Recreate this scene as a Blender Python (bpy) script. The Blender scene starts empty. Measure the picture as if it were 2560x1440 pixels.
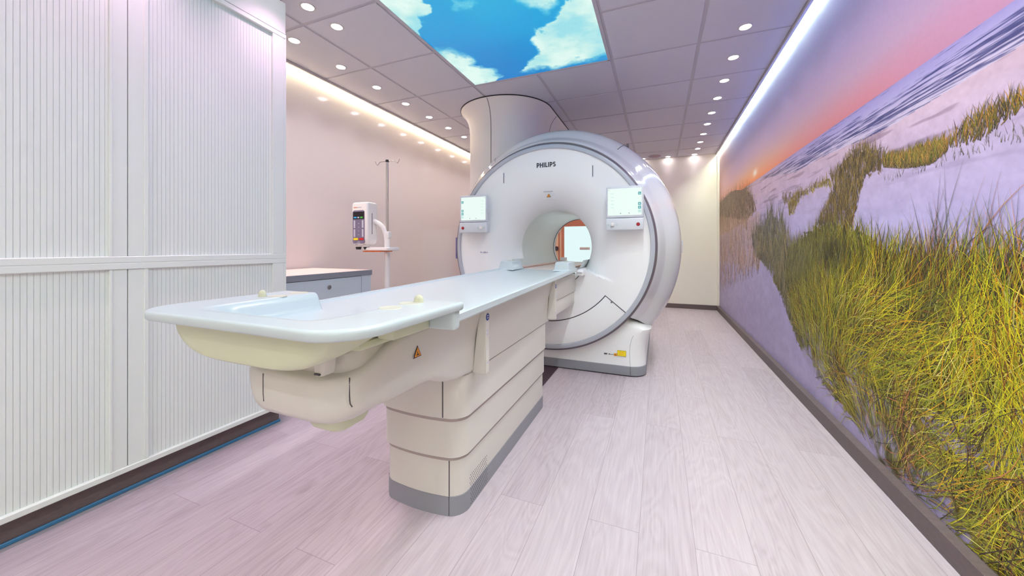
import bpy, bmesh, math, random
import numpy as np
from mathutils import Vector, Matrix

# ------------------------------------------------------------------ camera, world, exposure
SC = bpy.context.scene
COL = SC.collection
cam = bpy.data.objects.new('camera', bpy.data.cameras.new('camera'))
COL.objects.link(cam)
cam.location = (0, 0, 1.08)
cam.rotation_euler = (math.pi / 2, 0, math.radians(22.095))
cam.data.sensor_width = 36.0
cam.data.lens = 36.0 * 904.92 / 2560.0
cam.data.shift_y = -101.24 / 2560.0
cam.data.clip_start = 0.05
SC.camera = cam
SC.view_settings.view_transform = 'Standard'
SC.view_settings.look = 'None'
SC.view_settings.gamma = 1.0
SC.view_settings.use_curve_mapping = False
SC.view_settings.exposure = 1.0
world = bpy.data.worlds.new('world')
SC.world = world
world.use_nodes = True
world.node_tree.nodes['Background'].inputs[0].default_value = (0.9, 0.88, 0.95, 1)
world.node_tree.nodes['Background'].inputs[1].default_value = 0.05
SC.cycles.max_bounces = 8
SC.cycles.diffuse_bounces = 5
SC.cycles.use_adaptive_sampling = True
SC.cycles.adaptive_threshold = 0.06
SC.cycles.transmission_bounces = 2
SC.cycles.glossy_bounces = 3
SC.cycles.use_light_tree = True
SC.cycles.use_denoising = True

# light strengths (room fittings, plus added fill lights behind viewer and over aisle)
SPOT_W = 9.5
COVE_E = 70.0
SKY_E = 0.53
FILL_W = 15.0

# ------------------------------------------------------------------ room numbers
XL, XR, YB, YF, HC = -3.0, 0.935, 7.10, -3.8, 2.70
GX, GZ, GY = -0.93, 1.09, 3.10          # scanner axis and front plane
TX = -0.925                             # table centre line


# ------------------------------------------------------------------ materials
def lin(c):
    return tuple(((v / 255.0) / 12.92) if v / 255.0 <= 0.04045 else (((v / 255.0) + 0.055) / 1.055) ** 2.4 for v in c)


def mat(name, rgb, rough=0.5, metal=0.0, coat=0.0, var=0.03, scale=6.0, bump=0.0, bscale=200.0, emit=0.0, stretch=(1, 1, 1)):
    m = bpy.data.materials.new(name)
    m.use_nodes = True
    nt = m.node_tree
    b = nt.nodes['Principled BSDF']
    b.inputs['Roughness'].default_value = rough
    b.inputs['Metallic'].default_value = metal
    if coat:
        b.inputs['Coat Weight'].default_value = coat
        b.inputs['Coat Roughness'].default_value = 0.06
    tc = nt.nodes.new('ShaderNodeTexCoord')
    mp = nt.nodes.new('ShaderNodeMapping')
    mp.inputs['Scale'].default_value = stretch
    nt.links.new(tc.outputs['Object'], mp.inputs[0])
    n = nt.nodes.new('ShaderNodeTexNoise')
    n.inputs['Scale'].default_value = scale
    n.inputs['Detail'].default_value = 4
    nt.links.new(mp.outputs[0], n.inputs['Vector'])
    mx = nt.nodes.new('ShaderNodeMix')
    mx.data_type = 'RGBA'
    c = lin(rgb)
    mx.inputs['A'].default_value = tuple(v * (1 - var) for v in c) + (1,)
    mx.inputs['B'].default_value = tuple(min(1, v * (1 + var)) for v in c) + (1,)
    nt.links.new(n.outputs['Fac'], mx.inputs['Factor'])
    nt.links.new(mx.outputs['Result'], b.inputs['Base Color'])
    if emit:
        nt.links.new(mx.outputs['Result'], b.inputs['Emission Color'])
        b.inputs['Emission Strength'].default_value = emit
    if bump:
        n2 = nt.nodes.new('ShaderNodeTexNoise')
        n2.inputs['Scale'].default_value = bscale
        nt.links.new(mp.outputs[0], n2.inputs['Vector'])
        bp = nt.nodes.new('ShaderNodeBump')
        bp.inputs['Strength'].default_value = bump
        bp.inputs['Distance'].default_value = 0.002
        nt.links.new(n2.outputs['Fac'], bp.inputs['Height'])
        nt.links.new(bp.outputs['Normal'], b.inputs['Normal'])
    return m


def attr_mat(name, emit=0.0, rough=0.6, coat=0.0):
    m = bpy.data.materials.new(name)
    m.use_nodes = True
    nt = m.node_tree
    b = nt.nodes['Principled BSDF']
    b.inputs['Roughness'].default_value = rough
    b.inputs['Coat Weight'].default_value = coat
    a = nt.nodes.new('ShaderNodeVertexColor')
    a.layer_name = 'print'
    tc = nt.nodes.new('ShaderNodeTexCoord')
    n = nt.nodes.new('ShaderNodeTexNoise')
    n.inputs['Scale'].default_value = 45
    n.inputs['Detail'].default_value = 6
    nt.links.new(tc.outputs['Object'], n.inputs['Vector'])
    mr = nt.nodes.new('ShaderNodeMapRange')
    mr.inputs['To Min'].default_value = 0.94
    mr.inputs['To Max'].default_value = 1.06
    nt.links.new(n.outputs['Fac'], mr.inputs['Value'])
    mx = nt.nodes.new('ShaderNodeMix')
    mx.data_type = 'RGBA'
    mx.blend_type = 'MULTIPLY'
    mx.inputs['Factor'].default_value = 1.0
    nt.links.new(a.outputs['Color'], mx.inputs['A'])
    nt.links.new(mr.outputs['Result'], mx.inputs['B'])
    if emit:
        b.inputs['Base Color'].default_value = (0.02, 0.02, 0.02, 1)
        nt.links.new(mx.outputs['Result'], b.inputs['Emission Color'])
        b.inputs['Emission Strength'].default_value = emit
    else:
        nt.links.new(mx.outputs['Result'], b.inputs['Base Color'])
    return m


def emit_mat(name, rgb, strength):
    m = bpy.data.materials.new(name)
    m.use_nodes = True
    nt = m.node_tree
    b = nt.nodes['Principled BSDF']
    b.inputs['Base Color'].default_value = (0.03, 0.03, 0.03, 1)
    b.inputs['Emission Color'].default_value = lin(rgb) + (1,)
    b.inputs['Emission Strength'].default_value = strength
    return m


def floor_mat():
    m = bpy.data.materials.new('plank_floor')
    m.use_nodes = True
    nt = m.node_tree
    L = nt.links.new
    N = lambda t: nt.nodes.new('ShaderNode' + t)
    b = nt.nodes['Principled BSDF']
    tc = N('TexCoord')
    sp = N('SeparateXYZ')
    L(tc.outputs['Object'], sp.inputs[0])
    cb = N('CombineXYZ')
    L(sp.outputs['Y'], cb.inputs['X'])
    ad = N('Math'); ad.operation = 'ADD'; ad.inputs[1].default_value = 5.01
    L(sp.outputs['X'], ad.inputs[0])
    L(ad.outputs[0], cb.inputs['Y'])
    br = N('TexBrick')
    br.offset = 0.37
    br.inputs['Scale'].default_value = 1.0
    br.inputs['Brick Width'].default_value = 1.45
    br.inputs['Row Height'].default_value = 0.19
    br.inputs['Mortar Size'].default_value = 0.0011
    br.inputs['Mortar Smooth'].default_value = 0.5
    br.inputs['Bias'].default_value = 0.0
    br.inputs['Color1'].default_value = (0, 0, 0, 1)
    br.inputs['Color2'].default_value = (1, 1, 1, 1)
    br.inputs['Mortar'].default_value = (0.5, 0.5, 0.5, 1)
    L(cb.outputs[0], br.inputs['Vector'])
    # shift the grain from plank to plank
    sh = N('VectorMath'); sh.operation = 'MULTIPLY_ADD'
    L(br.outputs['Color'], sh.inputs[0])
    sh.inputs[1].default_value = (7.0, 3.0, 11.0)
    L(cb.outputs[0], sh.inputs[2])
    m1 = N('Mapping'); m1.inputs['Scale'].default_value = (1.3, 6.5, 1)
    L(sh.outputs[0], m1.inputs[0])
    n1 = N('TexNoise'); n1.inputs['Scale'].default_value = 1.0; n1.inputs['Detail'].default_value = 2
    n1.inputs['Distortion'].default_value = 0.6
    L(m1.outputs[0], n1.inputs['Vector'])
    sn = N('Math'); sn.operation = 'MULTIPLY'; sn.inputs[1].default_value = 80.0
    L(n1.outputs['Fac'], sn.inputs[0])
    s2 = N('Math'); s2.operation = 'SINE'
    L(sn.outputs[0], s2.inputs[0])
    m2 = N('Mapping'); m2.inputs['Scale'].default_value = (5, 130, 1)
    L(sh.outputs[0], m2.inputs[0])
    n2 = N('TexNoise'); n2.inputs['Scale'].default_value = 1.0; n2.inputs['Detail'].default_value = 5
    L(m2.outputs[0], n2.inputs['Vector'])
    # tone = plank + cathedral grain + fine streaks
    a1 = N('Math'); a1.operation = 'MULTIPLY_ADD'; a1.inputs[1].default_value = 0.05
    L(s2.outputs[0], a1.inputs[0]); a1.inputs[2].default_value = 0.27
    a2 = N('Math'); a2.operation = 'MULTIPLY_ADD'; a2.inputs[1].default_value = 0.50
    L(n2.outputs['Fac'], a2.inputs[0]); L(a1.outputs[0], a2.inputs[2])
    bw = N('SeparateColor'); L(br.outputs['Color'], bw.inputs[0])
    a3 = N('Math'); a3.operation = 'MULTIPLY_ADD'; a3.inputs[1].default_value = 0.14
    L(bw.outputs[0], a3.inputs[0]); L(a2.outputs[0], a3.inputs[2])
    m3 = N('Mapping'); m3.inputs['Scale'].default_value = (2.6, 7.0, 1)
    L(sh.outputs[0], m3.inputs[0])
    n3 = N('TexNoise'); n3.inputs['Scale'].default_value = 1.0; n3.inputs['Detail'].default_value = 3
    L(m3.outputs[0], n3.inputs['Vector'])
    kn = N('MapRange'); kn.inputs['From Min'].default_value = 0.70; kn.inputs['From Max'].default_value = 0.82
    kn.inputs['To Min'].default_value = 0.0; kn.inputs['To Max'].default_value = -0.35
    L(n3.outputs['Fac'], kn.inputs['Value'])
    a4 = N('Math'); a4.operation = 'ADD'
    L(a3.outputs[0], a4.inputs[0]); L(kn.outputs[0], a4.inputs[1])
    rp = N('ValToRGB')
    e = rp.color_ramp.elements
    e[0].position = 0.18; e[0].color = lin((146, 130, 135)) + (1,)
    e[1].position = 0.85; e[1].color = lin((198, 186, 193)) + (1,)
    k = e.new(0.55); k.color = lin((181, 168, 176)) + (1,)
    L(a4.outputs[0], rp.inputs[0])
    mx = N('Mix'); mx.data_type = 'RGBA'
    L(br.outputs['Fac'], mx.inputs['Factor'])
    L(rp.outputs[0], mx.inputs['A'])
    mx.inputs['B'].default_value = lin((146, 130, 135)) + (1,)
    L(mx.outputs['Result'], b.inputs['Base Color'])
    b.inputs['Roughness'].default_value = 0.42
    b.inputs['Specular IOR Level'].default_value = 0.35
    bp = N('Bump'); bp.inputs['Strength'].default_value = 0.15; bp.inputs['Distance'].default_value = 0.002
    L(n2.outputs['Fac'], bp.inputs['Height']); L(bp.outputs['Normal'], b.inputs['Normal'])
    return m


M = dict(
    wall=mat('wall_paint', (220, 207, 204), 0.12, var=0.006),
    wall_back=mat('back_wall_paint', (246, 242, 230), 0.35, var=0.01),
    tile=mat('ceiling_tile', (205, 203, 214), 0.8, var=0.02, scale=30, bump=0.1, bscale=300),
    tbar=mat('ceiling_bar', (188, 184, 194), 0.6, var=0.02),
    skirting=mat('dark_wood_skirting', (104, 90, 90), 0.5, var=0.25, scale=4, stretch=(1, 14, 40)),
    duct=mat('dark_floor_strip', (70, 52, 62), 0.5, var=0.3, scale=5, stretch=(30, 2, 2)),
    blue=mat('blue_edging', (60, 120, 165), 0.4),
    cab=mat('cabinet_laminate', (227, 233, 229), 0.42, var=0.012),
    slat=mat('tambour_slat', (227, 233, 230), 0.38, var=0.012),
    cabdark=mat('cabinet_inside', (70, 68, 70), 0.8),
    worktop=mat('worktop_laminate', (225, 205, 200), 0.4, var=0.05, scale=8, stretch=(1, 8, 1)),
    wtedge=mat('worktop_edge', (128, 132, 142), 0.45, var=0.15, scale=6, stretch=(8, 1, 8)),
    cabgrey=mat('drawer_front', (190, 202, 210), 0.4, var=0.012),
    steel=mat('steel', (190, 182, 178), 0.25, metal=0.9),
    lock=mat('lock_steel', (140, 138, 138), 0.35, metal=0.8),
    gant=mat('scanner_white', (243, 244, 247), 0.30, coat=0.15, var=0.008),
    shell=mat('scanner_gloss_white', (222, 223, 228), 0.12, coat=0.6, var=0.008),
    column=mat('column_white', (226, 221, 221), 0.35, var=0.01),
    ring=mat('ring_grey', (182, 186, 198), 0.35, coat=0.2, var=0.02),
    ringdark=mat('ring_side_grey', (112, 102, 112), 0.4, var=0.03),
    seam=mat('panel_gap', (84, 78, 84), 0.7),
    softshade=mat('soft_shade', (168, 156, 154), 0.6),
    black=mat('black_plastic', (22, 21, 24), 0.4),
    plinth=mat('plinth_grey', (140, 141, 150), 0.45, var=0.02),
    tabletop=mat('table_top_white', (196, 209, 213), 0.28, coat=0.2, var=0.006),
    cream=mat('table_cream_plastic', (206, 208, 182), 0.38, var=0.01),
    ivory=mat('table_ivory_plastic', (212, 208, 202), 0.38, var=0.01),
    grip=mat('grip_shade_cream', (200, 200, 184), 0.5),
    bore=mat('bore_liner', (216, 222, 222), 0.35, var=0.01),
    bridge=mat('bore_bridge', (222, 205, 200), 0.35, var=0.02),
    copper=mat('copper_strip', (200, 130, 90), 0.4),
    lilac=mat('lilac_grip', (150, 140, 190), 0.4),
    yellow=mat('yellow_label', (250, 222, 30), 0.4),
    amber=mat('amber_label', (232, 150, 30), 0.4),
    navy=mat('navy_sign', (30, 60, 140), 0.4),
    red=mat('red_button', (200, 30, 40), 0.3),
    redd=mat('dark_red_button', (150, 40, 55), 0.3),
    text=mat('dark_grey_print', (62, 60, 66), 0.5),
    pale=mat('pale_print', (170, 165, 190), 0.5),
    device=mat('device_white', (232, 228, 226), 0.3, var=0.01),
    keypad=mat('keypad_grey', (122, 114, 140), 0.45, var=0.03),
    keypale=mat('keypad_key', (200, 198, 212), 0.45),
    screenblk=mat('display_black', (24, 18, 26), 0.15),
    orange=mat('orange_rim', (220, 110, 50), 0.4),
    bluebtn=mat('blue_button', (60, 170, 230), 0.3),
    greenbtn=mat('green_button', (70, 190, 70), 0.3),
    grille=mat('speaker_grille', (172, 148, 160), 0.7, var=0.2, scale=300),
    frame=mat('terracotta_frame', (206, 128, 98), 0.4, var=0.08, scale=5, stretch=(20, 20, 1)),
    peach=mat('peach_panel', (238, 200, 170), 0.45, var=0.03),
    bevelm=mat('monitor_bezel', (214, 218, 226), 0.35, var=0.008),
    alu=mat('ceiling_trim_metal', (196, 190, 192), 0.35, var=0.02),
    floor=floor_mat(),
    screen=emit_mat('screen_glow', (226, 242, 236), 0.52),
    icon=emit_mat('screen_icon', (60, 160, 165), 0.5),
    iconpale=emit_mat('screen_icon_pale', (190, 228, 224), 0.5),
    lampglow=emit_mat('lamp_glow', (255, 246, 252), 14.0),
    coveL=emit_mat('cove_glow_warm', (255, 247, 205), COVE_E),
    coveR=emit_mat('cove_glow_cool', (238, 255, 222), COVE_E),
    boreglow=emit_mat('bore_glow', (240, 250, 248), 5.0),
    pane=emit_mat('lit_pane', (222, 246, 246), 0.50),
    mural=attr_mat('mural_print', rough=0.5),
    sky=attr_mat('sky_print', emit=SKY_E, rough=0.4),
)


# ------------------------------------------------------------------ helpers
def woff(p):
    v = Vector((0, 0, 0))
    while p is not None:
        v += p.location
        p = p.parent
    return v


def obj(name, bm, m, parent=None, angle=35):
    me = bpy.data.meshes.new(name)
    if parent is not None:
        bmesh.ops.translate(bm, verts=bm.verts, vec=-woff(parent))
    bmesh.ops.recalc_face_normals(bm, faces=bm.faces)
    bm.to_mesh(me)
    bm.free()
    me.shade_smooth()
    me.set_sharp_from_angle(angle=math.radians(angle))
    me.materials.append(M[m] if isinstance(m, str) else m)
    o = bpy.data.objects.new(name, me)
    COL.objects.link(o)
    if parent is not None:
        o.parent = parent
    return o


def thing(name, label, cat, loc, group=None):
    o = bpy.data.objects.new(name, None)
    o.empty_display_size = 0.1
    COL.objects.link(o)
    o.location = loc
    o['label'] = label
    o['category'] = cat
    if group:
        o['group'] = group
    return o


def tag(o, label, cat, group=None):
    o['label'] = label
    o['category'] = cat
    if group:
        o['group'] = group
    return o


def struct(name, bm, m, parent=None):
    o = obj(name, bm, m, parent)
    o['kind'] = 'structure'
    return o


def new():
    return bmesh.new()


def box(bm, x0, x1, y0, y1, z0, z1, bev=0.0, seg=2):
    v = [bm.verts.new(p) for p in ((x0, y0, z0), (x1, y0, z0), (x1, y1, z0), (x0, y1, z0), (x0, y0, z1), (x1, y0, z1), (x1, y1, z1), (x0, y1, z1))]
    fs = [bm.faces.new([v[i] for i in q]) for q in ((0, 3, 2, 1), (4, 5, 6, 7), (0, 1, 5, 4), (1, 2, 6, 5), (2, 3, 7, 6), (3, 0, 4, 7))]
    if bev > 0:
        es = list({e for f in fs for e in f.edges})
        bmesh.ops.bevel(bm, geom=es, offset=bev, segments=seg, affect='EDGES', profile=0.5)
    return bm


def bx(*a, **k):
    return box(new(), *a, **k)


def loft(bm, rings, cap0=True, cap1=True, closed=True):
    vs = [[bm.verts.new(p) for p in r] for r in rings]
    n = len(rings[0])
    for a, b in zip(vs[:-1], vs[1:]):
        for i in range(n if closed else n - 1):
            j = (i + 1) % n
            bm.faces.new((a[i], a[j], b[j], b[i]))
    if closed and cap0:
        bm.faces.new(list(reversed(vs[0])))
    if closed and cap1:
        bm.faces.new(vs[-1])
    return bm


def tube(bm, path, r, n=12, cap=True):
    P = [Vector(p) for p in path]
    rs = r if isinstance(r, (list, tuple)) else [r] * len(P)
    rings = []
    up = None
    for i, p in enumerate(P):
        d = (P[min(i + 1, len(P) - 1)] - P[max(i - 1, 0)]).normalized()
        if up is None:
            up = d.orthogonal().normalized()
        else:
            up = (up - d * up.dot(d)).normalized()
        s = d.cross(up)
        rings.append([p + (up * math.cos(a) + s * math.sin(a)) * rs[i] for a in [2 * math.pi * k / n for k in range(n)]])
    return loft(bm, rings, cap, cap)


def disc(bm, c, r, h, axis='z', n=28, bev=0.0):
    """a short cylinder from c along axis by h"""
    prof = [(r - bev, 0), (r, bev), (r, h - bev), (r - bev, h)] if bev else [(r, 0), (r, h)]
    rings = []
    for rr, t in prof:
        ring = []
        for k in range(n):
            a = 2 * math.pi * k / n
            u, v = rr * math.cos(a), rr * math.sin(a)
            ring.append({'z': (c[0] + u, c[1] + v, c[2] + t), 'y': (c[0] + u, c[1] + t, c[2] + v), 'x': (c[0] + t, c[1] + u, c[2] + v)}[axis])
        rings.append(ring)
    return loft(bm, rings)


def rrect(cx, cy, hx, hy, r, n=6, bow=0.0, nf=8):
    """rounded rectangle outline, front edge (low y) subdivided and bowed outwards"""
    pts = []
    for k in range(nf + 1):
        pts.append((cx - hx + r + (2 * hx - 2 * r) * k / nf, cy - hy))
    for (sx, sy, a0) in ((1, -1, -90), (1, 1, 0), (-1, 1, 90), (-1, -1, 180)):
        for k in range(1 if (sx, sy) == (1, -1) else 0, n + 1 - (1 if (sx, sy) == (-1, -1) else 0)):
            a = math.radians(a0 + 90 * k / n)
            pts.append((cx + sx * (hx - r) + r * math.cos(a), cy + sy * (hy - r) + r * math.sin(a)))
    out = []
    for x, y in pts:
        w = max(0.0, min(1.0, (cy - y) / hy * 3.0)) if bow else 0
        out.append((x, y - bow * (1 - min(1, ((x - cx) / hx) ** 2)) * w))
    return out


def pole(R, ang, ex=1.0, ez=1.0, y=0.0):
    a = math.radians(ang)
    return (GX + R * ex * math.cos(a), y, GZ + R * ez * math.sin(a))


def revolve(bm, prof, a0=0, a1=360, n=128, ex=1.0, ez=1.0):
    """profile of (radius, y) swept about the scanner's axis"""
    full = abs(a1 - a0) >= 360
    cols = []
    for k in range(n if full else n + 1):
        ang = a0 + (a1 - a0) * k / n
        cols.append([bm.verts.new(pole(R, ang, ex, ez, y)) for R, y in prof])
    for k in range(n):
        A, B = cols[k], cols[(k + 1) % len(cols)]
        for i in range(len(prof) - 1):
            bm.faces.new((A[i], B[i], B[i + 1], A[i + 1]))
    return bm


# ------------------------------------------------------------------ value noise for the printed pictures
_rs = np.random.RandomState(7)
_LAT = _rs.rand(256, 256)


def vnoise(u, v):
    u = np.asarray(u, float); v = np.asarray(v, float)
    iu = np.floor(u).astype(int); iv = np.floor(v).astype(int)
    fu = u - iu; fv = v - iv
    fu = fu * fu * (3 - 2 * fu); fv = fv * fv * (3 - 2 * fv)
    g = lambda a, b: _LAT[a % 256, b % 256]
    return (g(iu, iv) * (1 - fu) + g(iu + 1, iv) * fu) * (1 - fv) + (g(iu, iv + 1) * (1 - fu) + g(iu + 1, iv + 1) * fu) * fv


def fbm(u, v, o=5, g=0.55):
    s = 0; a = 1; t = 0
    for k in range(o):
        s = s + a * vnoise(u * 2 ** k + 17 * k, v * 2 ** k + 31 * k); t += a; a *= g
    return s / t


def inside(poly, u, v):
    """even-odd test, u and v arrays"""
    r = np.zeros(np.shape(u), bool)
    n = len(poly)
    for i in range(n):
        x0, y0 = poly[i]; x1, y1 = poly[(i + 1) % n]
        if y0 == y1:
            continue
        c = ((y0 > v) != (y1 > v)) & (u < (x1 - x0) * (v - y0) / (y1 - y0) + x0)
        r ^= c
    return r


def sm(a, b, x):
    t = np.clip((x - a) / (b - a), 0, 1)
    return t * t * (3 - 2 * t)


def linc(c):
    c = np.asarray(c, float) / 255.0
    return np.where(c <= 0.04045, c / 12.92, ((c + 0.055) / 1.055) ** 2.4)


def ramp(t, stops):
    t = np.asarray(t, float)
    p = [s[0] for s in stops]
    return np.stack([np.interp(t, p, [s[1][k] for s in stops]) for k in range(3)], -1)


def colour_mesh(name, verts, faces, cols, m):
    me = bpy.data.meshes.new(name)
    me.from_pydata([], [], [])
    verts = np.asarray(verts, np.float32); 
    me.vertices.add(len(verts))
    me.vertices.foreach_set('co', verts.ravel())
    nf = len(faces)
    me.loops.add(nf * 4)
    me.loops.foreach_set('vertex_index', np.asarray(faces, np.int32).ravel())
    me.polygons.add(nf)
    me.polygons.foreach_set('loop_start', np.arange(nf, dtype=np.int32) * 4)
    me.polygons.foreach_set('loop_total', np.full(nf, 4, np.int32))
    me.update(calc_edges=True)
    a = me.color_attributes.new('print', 'FLOAT_COLOR', 'POINT')
    rgba = np.ones((len(verts), 4), np.float32)
    rgba[:, :3] = cols
    a.data.foreach_set('color', rgba.ravel())
    me.materials.append(m)
    o = bpy.data.objects.new(name, me)
    COL.objects.link(o)
    return o

# ================================================================== THE SETTING
struct('floor', bx(XL - 0.1, XR + 0.1, YF - 0.1, YB + 0.1, -0.06, 0.0), 'floor')
struct('wall_left', bx(XL - 0.12, XL - 0.022, YF, YB, 0, 2.9), 'wall')
struct('wall_right', bx(XR + 0.030, XR + 0.12, YF, YB, 0, 2.9), 'wall_back')
struct('wall_back', bx(XL - 0.1, XR + 0.1, YB, YB + 0.1, 0, 2.9), 'wall_back')
struct('wall_front', bx(XL - 0.1, XR + 0.1, YF - 0.1, YF, 0, 2.9), 'wall_back')

# ceiling: tiles dropped a little below their bars, with the opening for the sky panel
TS, TW = 0.675, 0.026
SX0, SX1, SY0, SY1 = -1.715, -0.395, 0.52, 3.225
CEL, CER = XL + 0.030, XR - 0.028
bm = new()
gx = [CEL, -2.40, -1.725, -1.05, -0.378, 0.295, CER]
gy = [YF] + [3.222 + TS * k for k in range(-11, 6)] + [YB]
gy = [g for g in gy if YF <= g <= YB]
for i in range(len(gx) - 1):
    for j in range(len(gy) - 1):
        x0, x1, y0, y1 = gx[i] + TW / 2, gx[i + 1] - TW / 2, gy[j] + TW / 2, gy[j + 1] - TW / 2
        if i == 0: x0 = gx[0] + 0.004
        if i == len(gx) - 2: x1 = gx[-1] - 0.004
        cx, cy = (x0 + x1) / 2, (y0 + y1) / 2
        if SX0 < cx < SX1 and SY0 < cy < SY1:
            continue
        box(bm, x0, x1, y0, y1, HC, HC + 0.02, 0.003, 1)
ceiling = struct('ceiling', bm, 'tile')
bm = new()
box(bm, XL - 0.12, XR + 0.12, YF, YB, HC + 0.12, HC + 0.2)
box(bm, CEL, CER, YF, YB, HC + 0.007, HC + 0.019)
struct('ceiling_bars', bm, 'tbar', ceiling)

# edge profiles that hide the cove lights
for nm, x0, x1, s in (('trim_1', XL + 0.006, XL + 0.030, 1), ('trim_2', XR - 0.028, XR - 0.004, -1)):
    bm = new()
    box(bm, x0, x1, YF, YB, HC - 0.022, HC + 0.03, 0.002, 1)
    struct(nm, bm, 'alu')
# skirtings
struct('baseboard_right', bx(XR - 0.016, XR + 0.03, YF, YB, 0, 0.08, 0.002, 1), 'skirting')
struct('baseboard_back', bx(-0.7, XR - 0.016, YB - 0.016, YB, 0, 0.08, 0.002, 1), 'skirting')
struct('baseboard_left', bx(XL - .022, XL + 0.016, 1.6, YB, 0, 0.08, 0.002, 1), 'skirting')
# white edge profile at the end of the mural
struct('trim_3', bx(XR - 0.010, XR + 0.026, YB - 0.045, YB - 0.005, 0.08, HC - 0.03, 0.004, 1), 'wall_back')

# cove lights
for nm, x0, x1, m, lb in (('cove_led_strip', XL - 0.012, XL + 0.000, 'coveL', 'warm white led strip hidden above the pale glossy wall beside the cabinet'),
                          ('cove_led_strip', XR + 0.004, XR + 0.016, 'coveR', 'cool white led strip glowing along the top of the dune picture')):
    tag(obj(nm, bx(x0, x1, YF + 0.1, YB - 0.02, HC - 0.004, HC + 0.004), m), lb, 'led strip')

# ------------------------------------------------------------------ mural on the right wall
def build_mural():
    rs = np.random.RandomState(3)
    # columns closer together towards the near end of the wall
    ys = []
    y = 0.2
    while y < YB - 0.045:
        ys.append(y)
        y += 0.0026 * max(0.8, (y * 0.93 - XR * -0.0) ** 1.35)
    ys.append(YB - 0.045)
    ys = np.array(ys)
    zs = np.concatenate([np.linspace(0.08, 1.55, 200), np.linspace(1.556, 1.86, 110), np.linspace(1.875, 2.72, 40)])
    Y, Z = np.meshgrid(ys, zs, indexing='ij')
    n1 = fbm(Y * 3, Z * 5); n2 = fbm(Y * 11 + 9, Z * 16 + 3); n3 = fbm(Y * 40, Z * 60 + 5, 3)
    # sky
    t = (Z - 1.80) / 0.9
    skyc = ramp(t + 0.05 * (n1 - .5), [(0, (200, 124, 140)), (.08, (196, 132, 152)), (.22, (180, 146, 174)), (.5, (158, 140, 186)), (.75, (124, 120, 196)), (1, (84, 96, 190))])
    kr = (.55 * sm(2.6, 1.5, Y) * np.exp(-np.maximum(t, 0) / .5))[..., None]
    skyc = skyc * (1 - kr) + np.array((172, 140, 188)) * kr
    glow = np.exp(-((Y - 4.9) / 1.5) ** 2) * np.exp(-np.maximum(Z - 1.80, 0) / 0.22)
    warm = ramp(np.clip((Z - 1.8) / 0.35, 0, 1), [(0, (250, 150, 95)), (.35, (250, 190, 120)), (1, (240, 200, 180))])
    g = np.clip(glow * 1.15, 0, 1)[..., None]
    c = skyc * (1 - g) + warm * g
    far = sm(5.2, 6.9, Y)[..., None]
    c = c * (1 - far * .55) + np.array((240, 178, 140)) * far * .55
    sun = np.exp(-((Y - 4.6) / .09) ** 2 - ((Z - 1.885) / .035) ** 2)[..., None]
    c = c * (1 - sun) + np.array((255, 246, 226)) * sun
    # sea
    shore = np.interp(ys, [0.2, 1.46, 1.61, 1.84, 2.09, 2.4, 2.88, 3.35, 4.04, 4.95, 7.1], [1.70, 1.664, 1.651, 1.636, 1.623, 1.63, 1.656, 1.651, 1.737, 1.76, 1.80])[:, None] + 0.012 * (n2 - .5)
    sea_t = np.clip((1.80 - Z) / np.maximum(1.80 - shore, .01), 0, 1)
    seac = ramp(sea_t, [(0, (150, 140, 196)), (.3, (168, 158, 204)), (.7, (196, 182, 212)), (1, (204, 190, 214))])
    wv = .35 * fbm(Y * 1.6 + Z * 6, Z * 95, 4) + .65 * fbm(Y * 5 + Z * 9, Z * 230, 4)
    wave = sm(.51, .66, wv + .10 * np.exp(-((sea_t - .72) / .22) ** 2) - .08 * np.exp(-((sea_t - .1) / .2) ** 2))[..., None]
    seac = seac * (1 - wave * .85) + np.array((46, 48, 104)) * wave * .85
    k = sm(2.6, 5.0, Y)[..., None]
    seac = seac * (1 - k * .7) + np.array((214, 176, 176)) * k * .7 - wave * k * 40
    c = np.where((Z < 1.80)[..., None], seac, c)
    # beach and dunes
    sand = ramp(np.clip((1.64 - Z) / 1.5, 0, 1), [(0, (206, 178, 196)), (.12, (196, 176, 208)), (.3, (190, 180, 224)), (.6, (180, 170, 212)), (1, (176, 166, 204))])
    sand = sand + (n2[..., None] - .5) * 26 + (n3[..., None] - .5) * 14
    rip = sm(.60, .7, fbm(Y * 3 + Z * 2, Z * 40, 3))[..., None] * sm(1.2, 1.6, Z)[..., None]
    sand = sand - rip * 34
    c = np.where((Z < shore)[..., None], sand, c)
    # far hill by the corner
    hill = 1.80 + 0.075 * sm(5.2, 5.9, ys) * (1 - .5 * sm(6.3, 7.0, ys)); hill = hill[:, None] + .02 * (n2 - .5)
    mh = (Z < hill) & (Y > 5.0) & (Z > 1.15 + .35 * n1)
    hc = ramp(np.clip((hill - Z) / .6, 0, 1), [(0, (120, 98, 88)), (.4, (150, 126, 92)), (1, (190, 160, 150))]) + (n3[..., None] - .5) * 50
    c = np.where(mh[..., None], hc, c)
    mead = (Y > 4.4) & (Z < 1.45 + .3 * (n1 - .5)) & (Z > .85 + .3 * (n2 - .5))
    c = np.where(mead[..., None], c * .55 + np.array((196, 160, 140)) * .45 + (n3[..., None] - .5) * 30, c)
    # tufts and the grass field as ground tone
    FIELD = [(3.53, 1.08), (3.3, 1.13), (3.14, 1.18), (2.88, 1.22), (2.47, 1.18), (2.28, 1.12), (2.12, 1.04), (1.99, 1.0), (1.84, .99), (1.64, .97), (1.46, .96), (1.2, .95), (.2, .94), (.2, .0), (1.5, .0), (1.86, .059), (2.18, .06), (2.43, .16), (2.85, .22), (3.07, .26), (3.26, .345), (3.47, .5), (3.66, .67), (3.96, .79), (3.81, .97)]
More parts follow.
